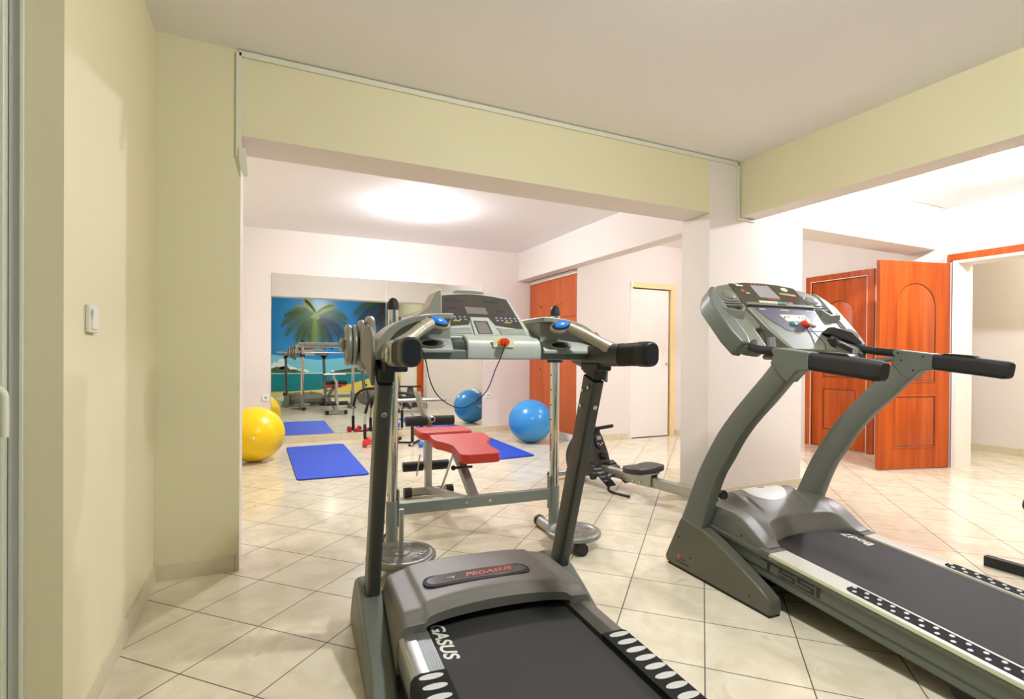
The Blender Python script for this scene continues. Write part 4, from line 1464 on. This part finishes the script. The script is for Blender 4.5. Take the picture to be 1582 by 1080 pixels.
# centre block
bm = new()
prism(bm, [(-0.150, -0.030), (0.150, -0.030), (0.205, 0.12), (0.235, 0.255), (0.0, 0.262), (-0.235, 0.255), (-0.205, 0.12)], -0.075, 0.014, 'xy', mx=fm)
cb = finish('centre_block', bm, 't2_cons', cs, bevel=0.012, seg=3)
up_s = [(-0.232, 0.286), (0.232, 0.286), (0.228, 0.430), (0.11, 0.447), (0.0, 0.451), (-0.11, 0.447), (-0.228, 0.430)]
us = tagp(flat('display_panel', up_s, 0.0, 0.0025, fm, 'screen', cs, 0.001), 'dark display panel')
flat('lcd', [(-0.078, 0.338), (0.062, 0.338), (0.042, 0.432), (-0.085, 0.428)], 0.0025, 0.0035, fm, 'lcd2', us)
bm = new()
for k in range(5):
    prism(bm, ellipse_at(-0.07 + k * 0.026, 0.438, 0.007, 0.004, 10), 0.0026, 0.004, 'xy', mx=fm)
prism(bm, rect(-0.03, 0.05, 0.328, 0.333), 0.0026, 0.0035, 'xy', mx=fm)
prism(bm, ellipse_at(-0.165, 0.38, 0.011, 0.009, 16), 0.0026, 0.0035, 'xy', mx=fm)
finish('red_marks', bm, 'letter_red', us)
bm = new()
for k in range(5):
    prism(bm, rect(-0.108 + k * 0.0255, -0.108 + k * 0.0255 + 0.022, 0.292, 0.313), 0.0026, 0.004, 'xy', mx=fm)
finish('white_keys', bm, 'btn_white', us)
bm = new(); prism(bm, rect(0.020, 0.055, 0.295, 0.314), 0.0026, 0.004, 'xy', mx=fm); prism(bm, rect(0.058, 0.084, 0.295, 0.314), 0.0026, 0.004, 'xy', mx=fm)
finish('green_keys', bm, 'btn_green', us)
bm = new(); prism(bm, rect(0.088, 0.125, 0.295, 0.314), 0.0026, 0.004, 'xy', mx=fm)
finish('red_key', bm, 'btn_red', us)
bm = new(); prism(bm, [(0.085, 0.372), (0.195, 0.362), (0.195, 0.374), (0.085, 0.380)], 0.0026, 0.0034, 'xy', mx=fm)
finish('orange_band', bm, 'btn_orange', us)
bm = new(); prism(bm, [(0.085, 0.380), (0.195, 0.374), (0.150, 0.384), (0.085, 0.388)], 0.0026, 0.0034, 'xy', mx=fm)
finish('green_band', bm, 'btn_green', us)
flat('dial_mark', ellipse_at(0.145, 0.412, 0.024, 0.015), 0.0026, 0.0036, fm, 'btn_white', us)
bm = new()
for (x0, x1, y0, y1) in ((-0.185, -0.14, 0.415, 0.424), (-0.155, -0.13, 0.362, 0.368), (-0.20, -0.16, 0.427, 0.431)):
    prism(bm, rect(x0, x1, y0, y1), 0.0026, 0.0034, 'xy', mx=fm)
finish('white_print', bm, 'letter', us)
# book ledge
flat('ledge', rect(-0.225, 0.235, 0.262, 0.282), 0.0, 0.020, fm, 't2_cons', cs, 0.004)
flat('ledge_painted_shadow', rect(-0.205, 0.225, 0.2505, 0.2585), 0.0140, 0.0150, fm, 'hole', cb)  # dark strip painted on as the shade below the ledge
flat('ledge_notch', rect(-0.02, 0.035, 0.268, 0.277), 0.0200, 0.0206, fm, 'hole', cs)
lo = [(-0.195, 0.246), (0.215, 0.246), (0.200, 0.130), (0.165, 0.098), (-0.08, 0.092), (-0.155, 0.165)]
ls = tagp(flat('keypad_overlay', lo, 0.014, 0.0155, fm, 'purple', cb), 'slate purple lower overlay')
kp = flat('keypad', [(-0.062, 0.203), (0.110, 0.205), (0.125, 0.163), (-0.045, 0.158)], 0.0155, 0.0165, fm, 'btn_white', ls)
bm = new()
for k, x in enumerate((-0.035, -0.012, 0.06, 0.088)):
    prism(bm, ellipse_at(x, 0.188, 0.006, 0.005, 12), 0.0165, 0.018, 'xy', mx=fm)
finish('keys', bm, 'letter_red', kp)
bm = new()
for x in (-0.045, 0.10):
    prism(bm, ellipse_at(x, 0.180, 0.0045, 0.005, 12), 0.0165, 0.018, 'xy', mx=fm)
finish('keys', bm, 'btn_green', kp)
for (x, m_, r_) in ((-0.010, 'btn_green', 0.019), (0.125, 'btn_white', 0.017)):
    bm = new(); lathe(bm, [(r_, 0.0155), (r_, 0.019), (r_ * 0.8, 0.022), (0, 0.023)], fm @ Matrix.Translation((x, 0.142, 0)) @ Matrix.Diagonal((1, 0.8, 1, 1)), 24)
    finish('button', bm, m_, ls)
bm = new(); lathe(bm, [(0.024, 0.0155), (0.026, 0.022), (0.022, 0.032), (0.010, 0.036), (0, 0.0365)], fm @ Matrix.Translation((0.060, 0.138, 0)) @ Matrix.Diagonal((1, 0.85, 1, 1)), 28)
tagp(finish('safety_key', bm, 'btn_red', ls), 'round red safety key')
bm = new()
for (x0, x1) in ((-0.17, -0.13), (-0.03, 0.03), (0.15, 0.19)):
    prism(bm, rect(x0, x1, 0.234, 0.239), 0.0155, 0.0162, 'xy', mx=fm)
finish('white_print', bm, 'letter', ls)
# speakers
for sx in (-1, 1):
    bm = new()
    prism(bm, rrect_at(sx * 0.290 - 0.058, sx * 0.290 + 0.058, 0.298, 0.378, 0.03), 0.0, 0.004, 'xy', mx=fm)
    sg = finish('speaker_panel', bm, 't2_cons', cs, bevel=0.002)
    bm = new(); lathe(bm, [(0.040, 0.004), (0.038, 0.008), (0.03, 0.011), (0, 0.013)], fm @ Matrix.Translation((sx * 0.290, 0.338, 0)) @ Matrix.Diagonal((1, 0.75, 1, 1)), 32)
    finish('speaker_dome', bm, 't2_cons' if sx < 0 else 'lcd2', sg)
    # cup holder (open pocket)
    x0, x1 = (0.262, 0.410)
    op = [(x0, 0.272), (x1, 0.272), (x1 + 0.0, 0.258), (x1 - 0.035, 0.215), (x0 + 0.035, 0.205), (x0, 0.245)]
    bm = new()
    outer = [(sx * p[0], p[1]) for p in op]
    n = len(outer)
    cxm = sum(p[0] for p in outer) / n; cym = sum(p[1] for p in outer) / n
    innr = [(cxm + (p[0] - cxm) * 0.88, cym + (p[1] - cym) * 0.78) for p in outer]
    def V3(p, z):
        return fm @ Vector((p[0], p[1], z))
    topz, botz = 0.024, -0.01
    A = [bm.verts.new(V3((p[0], p[1] - 0.0), topz if p[1] < 0.25 else 0.004)) for p in outer]
    A2 = [bm.verts.new(V3(p, (topz if outer[i][1] < 0.25 else 0.004))) for i, p in enumerate(innr)]
    B = [bm.verts.new(V3((p[0], p[1] - (0.045 if p[1] < 0.25 else 0.0)), botz)) for p in outer]
    B2 = [bm.verts.new(V3(p, 0.002)) for p in innr]
    for i in range(n):
        j = (i + 1) % n
        bm.faces.new((A[i], A[j], A2[j], A2[i])); bm.faces.new((A[i], B[i], B[j], A[j])); bm.faces.new((A2[i], A2[j], B2[j], B2[i]))
    bm.faces.new(B2); bm.faces.new(B[::-1])
    ch = finish('cup_holder', bm, 't2_cons', cs, bevel=0.003)
    flat('holder_floor_shade', innr, 0.002, 0.003, fm, 'hole', ch)  # near-black colour stands in for the shade inside the pocket
    flat('holder_seam', rect(min(sx * 0.245, sx * 0.42), max(sx * 0.245, sx * 0.42), 0.279, 0.285), 0.0, 0.002, fm, 'hole', cs)
# pulse sensor hanging at the right
bm = new()
p = [Vector((0.547, 0.145, 1.160)), Vector((0.785, 0.16, 1.092))]
sweep(bm, p, rrect(0.05, 0.030, 0.006, 3))
ps = finish('reader_bar', bm, 'blackgloss', cs)
bm = new(); bar(bm, Vector((0.575, 0.122, 1.161)), Vector((0.755, 0.134, 1.108)), 0.010, 0.012, 0.003)
finish('silver_strip', bm, 'steel', ps)
bm = new(); prism(bm, [(0.54, 1.20), (0.70, 1.165), (0.80, 1.135), (0.80, 1.165), (0.72, 1.215), (0.60, 1.235)], 0.16, 0.20, 'xz')
finish('reader_cover', bm, 'blackgloss', cs, bevel=0.008)
bm = new(); ell(bm, (0.800, 0.235, 1.185), 0.045, 0.05, 0.05)
tagp(finish('corner_lobe', bm, 'lcd2', cs), 'pale rounded corner of the console')
bm = new()
tube(bm, [(0.4775, 0.235, 1.262), (0.487, 0.20, 1.215), (0.489, 0.14, 1.16), (0.475, 0.115, 1.12)], 0.0018, 8, 6)
finish('safety_cord', bm, 'black', T2)
bm = new()
tube(bm, [(0.060, 0.20, 1.30), (0.085, 0.17, 1.26), (0.115, 0.155, 1.21), (0.130, 0.15, 1.15), (0.137, 0.14, 1.115)], 0.0018, 8, 6)
finish('headphone_cord', bm, 'black', T2)

# ================================================================== bench and barbell rack
WB = thing('weight_bench', 'grey barbell rack with chrome uprights and a red padded bench behind it', 'weight bench', (1.09, 2.79, 0), R_(-3.0))
for sx in (-1, 1):
    u = sx * 0.485
    bm = new(); tube(bm, [(u, 0, 0.055), (u, 0, 0.30)], 0.0325, 28)
    sl = finish('lower_sleeve', bm, 'rack', WB)
    bm = new()
    for z in (0.19, 0.33):
        disc_at(bm, (u - 0.036, 0.0, z), (-1, 0, 0), 0.009, 0.008, 6)
    box(bm, u - 0.0365 if sx > 0 else u + 0.03, u - 0.030 if sx > 0 else u + 0.0365, -0.02, 0.02, 0.16, 0.36)
    finish('bolt_plate', bm, 'rack', sl, bevel=0.002)
    bm = new(); tube(bm, [(u, 0, 0.28), (u, 0, 1.335)], 0.0285, 28)
    cp = finish('chrome_upright', bm, 'chrome', WB)
    for k in range(6):
        bm = new()
        disc_at(bm, (u - 0.0275, -0.008, 0.52 + k * 0.09), (-1, -0.25, 0), 0.0045, 0.0012, 12)
        finish('pin_hole', bm, 'hole', cp)
    bm = new(); lathe(bm, [(0.0300, 1.325), (0.0305, 1.345), (0.028, 1.365), (0.020, 1.382), (0.009, 1.390), (0, 1.391)], Matrix.Translation((u, 0, 0)), 28)
    finish('end_cap', bm, 'foot_blk', cp)
    # collar and J hook carrying the bar
    bm = new(); lathe(bm, [(0.030, 1.045), (0.045, 1.045), (0.050, 1.055), (0.050, 1.085), (0.044, 1.10), (0.030, 1.10)], Matrix.Translation((u, 0, 0)), 28)
    hk = finish('collar', bm, 'blackgloss', WB)
    bm = new()
    prism(bm, [(-0.025, 1.10), (-0.10, 1.10), (-0.112, 1.115), (-0.112, 1.165), (-0.100, 1.165), (-0.098, 1.128), (-0.085, 1.118), (-0.055, 1.118), (-0.042, 1.135), (-0.042, 1.19), (-0.025, 1.19)], u - 0.016, u + 0.016, 'yz')
    finish('bar_hook', bm, 'rack_lt', hk, bevel=0.002)
    # floor tube with black caps
    bm = new(); tube(bm, [(u - sx * 0.012, -0.34, 0.036), (u - sx * 0.012, 0.17, 0.036)], 0.031, 24)
    ft = finish('floor_tube', bm, 'rack_lt', WB)
    for v0, v1 in ((-0.375, -0.335), (0.165, 0.19)):
        bm = new(); tube(bm, [(u - sx * 0.012, v0, 0.036), (u - sx * 0.012, (v0 + v1) / 2, 0.036), (u - sx * 0.012, v1, 0.036)], 0.0355, 24)
        finish('end_cap', bm, 'foot_blk', ft)
    # storage peg
    bm = new(); tube(bm, [(u + 0.01, -0.225, 0.06), (u + 0.01, -0.225, 0.315)], 0.0125, 18)
    finish('storage_peg', bm, 'rack_lt', WB)
bm = new(); box(bm, -0.455, 0.455, -0.020, 0.020, 0.222, 0.285)
xb = finish('crossbar', bm, 'rack', WB, bevel=0.003)
for x in (-0.075, 0.065):
    bm = new()
    disc_at(bm, (x, -0.02, 0.254), (0, -1, 0), 0.011, 0.006, 20)
    finish('bolt', bm, 'bolt', xb)
# main beam, low rail, strut
bm = new(); bar(bm, (-0.005, 0.03, 0.245), (0.02, 0.60, 0.485), 0.05, 0.055, 0.004)
tagp(finish('inclined_beam', bm, 'rack', WB), 'grey inclined beam under the back pad')
bm = new(); bar(bm, (-0.005, 0.02, 0.235), (-0.03, 1.12, 0.060), 0.045, 0.045, 0.003)
finish('low_rail', bm, 'rack_lt', WB)
bm = new(); tube(bm, [(0.03, 0.60, 0.44), (0.0, 0.84, 0.12)], 0.009, 12)
finish('strut', bm, 'steel', WB)
bm = new(); tube(bm, [(-0.055, 0.30, 0.385), (0.06, 0.30, 0.385)], 0.008, 12); ell(bm, (-0.062, 0.30, 0.385), 0.016, 0.016, 0.016)
finish('adjusting_pin', bm, 'black', WB)
# front post and T foot
bm = new(); bar(bm, (-0.03, 1.13, 0.06), (-0.03, 1.13, 0.60), 0.05, 0.05, 0.004)
fp = finish('front_post', bm, 'rack_lt', WB)
bm = new(); tube(bm, [(-0.165, 1.13, 0.040), (0.115, 1.13, 0.040)], 0.031, 24)
tf = finish('front_foot', bm, 'rack_lt', WB)
for a, b in ((-0.215, -0.160), (0.110, 0.165)):
    bm = new(); tube(bm, [(a, 1.13, 0.040), ((a + b) / 2, 1.13, 0.040), (b, 1.13, 0.040)], 0.037, 24)
    finish('end_cap', bm, 'foot_blk', tf)
# pads
def pad(name, outl, z0, t, slope, v_ref, parent):
    bm = new()
    prism(bm, outl, 0, t, 'xy')
    for v in bm.verts:
        v.co.z += z0 + (v.co.y - v_ref) * slope
    return finish(name, bm, 'red_pad', parent, bevel=0.016, seg=4, angle=60)
bp = [(-0.085, 0.075), (0.085, 0.075), (0.118, 0.10), (0.125, 0.15), (0.115, 0.25), (0.118, 0.33), (0.150, 0.40), (0.185, 0.46), (0.195, 0.54), (0.188, 0.605), (0.165, 0.625),
      (-0.165, 0.625), (-0.188, 0.605), (-0.195, 0.54), (-0.185, 0.46), (-0.150, 0.40), (-0.118, 0.33), (-0.115, 0.25), (-0.125, 0.15), (-0.118, 0.10)]
bp = [(p.x + 0.05, p.y) for p in smooth([Vector((q[0], q[1], 0)) for q in bp + [bp[0]]], 3)[:-1]]
pad('back_pad', bp, 0.450, 0.055, 0.080, 0.08, WB)
spd = rrect_at(-0.190, 0.185, 0.660, 0.940, 0.05)
pad('seat_pad', spd, 0.505, 0.055, 0.0, 0.8, WB)
bm = new(); box(bm, -0.05, 0.10, 0.50, 0.92, 0.483, 0.503); box(bm, -0.06, 0.0, 0.90, 1.13, 0.46, 0.50)
finish('pad_frame', bm, 'black', WB, bevel=0.003)
# leg developer
bm = new()
bar(bm, (-0.03, 1.17, 0.60), (-0.03, 1.20, 0.20), 0.04, 0.04, 0.003)
tube(bm, [(-0.03, 1.16, 0.585), (-0.075, 1.17, 0.66), (-0.10, 1.175, 0.77), (-0.105, 1.18, 0.80)], 0.023, 18, 4)
la = finish('leg_lever', bm, 'rack_lt', WB)
for z, v, a in ((0.585, 1.10, 0.19), (0.215, 1.23, 0.185)):
    for x0, x1 in ((-a - 0.02, -0.05), (0.0, a - 0.03)):
        bm = new()
        tube(bm, [(x0, v, z), (x0 + 0.004, v, z), ((x0 + x1) / 2, v, z), (x1 - 0.004, v, z), (x1, v, z)], 0.038, 24)
        finish('foam_roller', bm, 'foam', la)
bm = new(); tube(bm, [(-0.06, 1.10, 0.585), (0.01, 1.10, 0.585)], 0.016, 16); tube(bm, [(-0.06, 1.23, 0.215), (0.01, 1.23, 0.215)], 0.016, 16)
mx = Matrix.Translation((-0.02, 1.085, 0.60)) @ Matrix.Rotation(PI / 2, 4, 'X')
lathe(bm, [(0, 0.05), (0.020, 0.05), (0.024, 0.04), (0.024, 0.0), (0, 0.0)], mx, 20)
finish('pivot', bm, 'rack_lt', la)
bm = new(); disc_at(bm, (-0.02, 1.036, 0.60), (0, -1, 0), 0.014, 0.003, 18)
finish('pivot_cap', bm, 'black', la)
bm = new(); tube(bm, [(-0.26, 1.19, 0.735), (0.125, 1.19, 0.735)], 0.0135, 16)
tagp(finish('plate_peg', bm, 'steel', la), 'horizontal steel peg for weight plates')
bm = new(); bar(bm, (-0.125, 1.10, 0.17), (-0.10, 1.10, 0.33), 0.008, 0.02, 0.002)
finish('hook_strap', bm, 'steel', la)

# ------------------------------------------------------------------ barbell and plates
Rw = Matrix.Translation((1.09, 2.79, 0)) @ Matrix.Rotation(R_(-3.0), 4, 'Z')
bz, bv = 1.131, -0.07
bpos = Rw @ Vector((0, bv, bz))
BB = thing('barbell', 'steel barbell resting on the rack hooks, its threaded end pointing left', 'barbell', bpos, R_(-3.0))
bm = new(); tube(bm, [(-0.80, 0, 0), (0.62, 0, 0)], 0.0125, 20)
br = finish('bar', bm, 'steel', BB)
bm = new()
x = -0.955
pts = []
while x < -0.62:
    pts += [(0.0135, x), (0.0135, x + 0.003), (0.0112, x + 0.0045), (0.0112, x + 0.0065)]
    x += 0.008
lathe(bm, [(0, -0.957)] + pts + [(0, x)], Matrix.Rotation(PI / 2, 4, 'Y'), 20)
tagp(finish('threaded_end', bm, 'steel', BB), 'threaded bar end')
bm = new(); tube(bm, [(-0.535, 0, 0), (-0.515, 0, 0)], 0.024, 20)
finish('stop_collar', bm, 'steel', BB)
bm = new()
mx = Matrix.Translation((-0.751, 0, 0)) @ Matrix.Rotation(PI / 2, 4, 'Y')
lathe(bm, [(0.013, -0.010), (0.034, -0.010), (0.036, -0.004), (0.036, 0.004), (0.03, 0.012), (0.013, 0.012)], mx, 6)
finish('spin_nut', bm, 'rack_lt', BB)

def plate_profile(R, t, n=48):
    h = t / 2
    return [(0.0145, -h), (0.040, -h), (0.044, -h * 0.55), (R * 0.76, -h * 0.5), (R * 0.80, -h * 0.85), (R * 0.84, -h), (R * 0.95, -h * 0.92), (R, -h * 0.35), (R, h * 0.35),
            (R * 0.95, h * 0.92), (R * 0.84, h), (R * 0.80, h * 0.85), (R * 0.76, h * 0.5), (0.044, h * 0.55), (0.040, h), (0.0145, h), (0.0145, -h)]
def plate(R, t, mx_world, label, group, lettering=None):
    o = bpy.data.objects.new('weight_plate', None)
    C.objects.link(o)
    o.empty_display_size = 0.1
    o.matrix_world = mx_world
    tag(o, label, 'weight plate', group)
    bm = new(); lathe(bm, plate_profile(R, t), None, 64)
    d = finish('disc', bm, 'cast', o, angle=50)
    if lettering:
        for side in (1,):
            for k, s in enumerate(lettering):
                a = 2 * PI * k / len(lettering) + 0.4
                r_ = R * 0.58
                mx = Matrix.Rotation(a, 4, 'Z') @ Matrix.Translation((0, -r_, t * 0.27))
                text('raised_lettering', s, R * 0.26, mx, 'rack_lt', o, 0.0035)
    return o
for (x, R, t, lb) in ((-0.722, 0.105, 0.030, 'smallest grey weight plate, outermost on the left end of the barbell'),
                      (-0.692, 0.105, 0.026, 'grey weight plate second from the outer end of the barbell'),
                      (-0.658, 0.130, 0.032, 'grey weight plate third from the outer end of the barbell'),
                      (-0.617, 0.152, 0.040, 'largest grey weight plate, innermost on the left end of the barbell')):
    mw_ = Matrix.Translation(bpos) @ Matrix.Rotation(R_(-3.0), 4, 'Z') @ Matrix.Translation((x, 0, -0.0)) @ Matrix.Rotation(-PI / 2, 4, 'Y')
    plate(R, t, mw_, lb, 'weight plates on the barbell')
plate(0.172, 0.034, Rw @ Matrix.Translation((-0.475, -0.225, 0.0845)) @ Matrix.Rotation(R_(35), 4, 'Z'),
      'grey weight plate lying flat on the left storage peg of the rack', 'weight plates on the storage pegs', ['10 KG', '22 LBS', '10 KG'])
plate(0.158, 0.034, Rw @ Matrix.Translation((0.495, -0.225, 0.0845)) @ Matrix.Rotation(R_(-35), 4, 'Z'),
      'grey weight plate lying flat on the right storage peg of the rack', 'weight plates on the storage pegs', ['7.5 KG', '16 LBS', '7.5 KG'])

# ================================================================== rowing machine
RW = thing('rowing_machine', 'black and silver rowing machine behind the right treadmill, seat and dark housing showing', 'rowing machine', (2.47, 3.98, 0), R_(13.0))
# local v = towards the flywheel, rail runs to negative v
bm = new(); tube(bm, [(-0.20, 0.07, 0.045), (0.20, 0.07, 0.045)], 0.024, 20)
ff = finish('front_foot', bm, 'rower_alu', RW)
for s in (-1, 1):
    bm = new(); tube(bm, [(s * 0.20, 0.07, 0.045), (s * 0.23, 0.07, 0.045)], 0.032, 20); tube(bm, [(s * 0.19, 0.07, 0.012), (s * 0.23, 0.07, 0.012)], 0.012, 10)
    finish('end_cap', bm, 'black', ff)
DV = -0.25
prof = [(0.24, 0.10), (0.26, 0.20), (0.24, 0.30), (0.19, 0.38), (0.12, 0.43), (0.03, 0.44), (-0.015, 0.41), (-0.05, 0.32), (-0.08, 0.21), (-0.115, 0.11), (-0.06, 0.085), (0.12, 0.07)]
pf = [(p.y + DV, p.z * 1.04) for p in smooth([Vector((0, q[0], q[1])) for q in prof + [prof[0]]], 3)[:-1]]
bm = new(); prism(bm, pf, -0.098, 0.098, 'yz')
for v in bm.verts:
    v.co.x *= 1.0 - 0.42 * sstep(0.22, 0.46, v.co.z)
hsg = finish('flywheel_housing', bm, 'rower', RW, bevel=0.02, seg=4)
bm = new()
for s in (-1, 1):
    disc_at(bm, (s * 0.094, 0.12 + DV, 0.20), (s, 0, 0), 0.10, 0.012, 36)
finish('side_cover', bm, 'blackgloss', hsg)
fmx = basis((0, -0.040 + DV, 0.372), (1, 0, 0), Vector((0, 0.32, 0.95)))
bm = new(); prism(bm, ellipse_at(0, 0, 0.052, 0.072, 28), -0.03, 0.010, 'xy', mx=fmx)
mo = finish('monitor', bm, 'blackgloss', hsg, bevel=0.004)
flat('display', rect(-0.026, 0.026, 0.006, 0.04), 0.010, 0.012, fmx, 'lcd2', mo)
bm = new()
for x in (-0.022, 0.0, 0.022):
    prism(bm, ellipse_at(x, -0.025 - 0.012 * (x == 0), 0.009, 0.007, 14), 0.010, 0.014, 'xy', mx=fmx)
finish('monitor_key', bm, 'bolt', mo)
bm = new()
lathe(bm, [(0, -0.01), (0.030, -0.01), (0.036, 0.012), (0.026, 0.030), (0, 0.034)], basis((0.012, -0.078 + DV, 0.25), (1, 0, 0), Vector((0, 0.25, 0.97))), 12)
finish('tension_knob', bm, 'blackgloss', hsg)
bm = new(); box(bm, -0.045, 0.045, -0.02 + DV, 0.08 + DV, 0.43, 0.485)
hc = finish('handle_cradle', bm, 'black', RW, bevel=0.012)
bm = new(); tube(bm, [(-0.21, -0.005 + DV, 0.478), (-0.05, -0.012 + DV, 0.474), (0.05, -0.012 + DV, 0.474), (0.21, -0.005 + DV, 0.478)], 0.0155, 16, 3)
finish('pull_handle', bm, 'foam', RW)
bm = new()
sweep(bm, [(0, 0.02, 0.150), (0, -1.43, 0.115)], rrect(0.058, 0.074, 0.006, 3))
rl = finish('slide_rail', bm, 'rower_alu', RW)
bm = new(); tube(bm, [(-0.05, -1.40, 0.095), (0.055, -1.40, 0.095)], 0.030, 20); tube(bm, [(-0.20, -1.40, 0.03), (0.20, -1.40, 0.03)], 0.028, 18); box(bm, -0.02, 0.02, -1.42, -1.38, 0.03, 0.10)
finish('rear_foot', bm, 'black', RW)
# seat and carriage
bm = new()
so_ = [(-0.135, -0.085), (0.0, -0.105), (0.135, -0.085), (0.162, -0.03), (0.160, 0.05), (0.12, 0.092), (0.04, 0.086), (0.0, 0.074), (-0.04, 0.086), (-0.12, 0.092), (-0.160, 0.05), (-0.162, -0.03)]
so_ = [(p.x * 1.08, p.y - 0.76) for p in smooth([Vector((q[0], q[1], 0)) for q in so_ + [so_[0]]], 3)[:-1]]
prism(bm, so_, 0.196, 0.242, 'xy')
finish('seat', bm, 'rower', RW, bevel=0.012, seg=4, angle=60)
bm = new()
box(bm, -0.046, -0.036, -0.86, -0.67, 0.095, 0.196); box(bm, 0.036, 0.046, -0.86, -0.67, 0.095, 0.196); box(bm, -0.07, 0.07, -0.86, -0.67, 0.184, 0.197)
cg = finish('carriage', bm, 'rower_alu', RW, bevel=0.002)
for v in (-0.83, -0.765, -0.70):
    bm = new()
    disc_at(bm, (-0.046, v, 0.118), (-1, 0, 0), 0.008, 0.006, 14)
    finish('roller_bolt', bm, 'bolt', cg)
# foot plates
for s in (-1, 1):
    pm = basis((s * 0.105, -0.42, 0.120), (1, 0, 0), Vector((0, 0.75, 0.5)))
    bm = new()
    prism(bm, rect(-0.05, 0.05, -0.13, 0.13), 0, 0.010, 'xy', mx=pm)
    for k in range(5):
        y = -0.10 + k * 0.045
        prism(bm, rect(-0.045, 0.045, y, y + 0.02), 0.010, 0.016, 'xy', mx=pm)
    fp_ = finish('foot_plate', bm, 'black', RW, bevel=0.003)
    bm = new()
    for k in range(4):
        y = -0.078 + k * 0.045
        prism(bm, rect(-0.040, 0.040, y + 0.001, y + 0.007), 0.010, 0.013, 'xy', mx=pm)
    finish('tread_line', bm, 'darkgrey', fp_)
bm = new(); tube(bm, [(-0.16, -0.41, 0.12), (0.16, -0.41, 0.12)], 0.011, 12)
finish('pedal_axle', bm, 'black', RW)
bm = new(); tube(bm, [(-0.175, -0.41, 0.12), (-0.205, -0.41, 0.12)], 0.030, 8)
finish('axle_knob', bm, 'black', RW)
bm = new(); tube(bm, [(-0.03, -0.49, 0.12), (-0.11, -0.51, 0.115), (-0.125, -0.52, 0.06), (-0.125, -0.53, 0.012), (-0.12, -0.72, 0.010)], 0.010, 12, 3)
tagp(finish('support_leg', bm, 'black', RW), 'bent black support leg')
bm = new(); disc_at(bm, (0.03, -0.36, 0.182), (0, 0, 1), 0.024, 0.016, 8)
finish('adjusting_knob', bm, 'black', RW)

# ================================================================== machine reaching in at the right edge
XM = thing('exercise_machine', 'base of an exercise machine reaching in from the right picture edge, black bar and wheel', 'exercise machine', (3.45, 1.2, 0), 0)
bm = new(); box(bm, -0.045, -0.005, -0.36, 0.235, 0.0, 0.052)
finish('floor_bar', bm, 'black', XM, bevel=0.002)
bm = new(); box(bm, -0.02, 1.55, -0.34, -0.28, 0.052, 0.10)
finish('main_tube', bm, 'darkgrey', XM, bevel=0.005)
bm = new(); tube(bm, [(1.47, -0.40, 0.045), (1.47, 0.60, 0.045)], 0.028, 18)
rf = finish('rear_tube', bm, 'darkgrey', XM)
bm = new(); tube(bm, [(1.47, 0.57, 0.045), (1.47, 0.62, 0.045), (1.47, 0.64, 0.045)], 0.036, 20)
finish('end_cap', bm, 'black', rf)
bm = new()
tube(bm, [(0.9, -0.31, 0.08), (1.0, -0.31, 0.9)], 0.018, 14); tube(bm, [(0.80, -0.31, 0.82), (1.05, -0.31, 0.86)], 0.012, 12); tube(bm, [(0.75, -0.31, 0.40), (0.96, -0.31, 0.42)], 0.012, 12)
finish('mast', bm, 'black', XM)
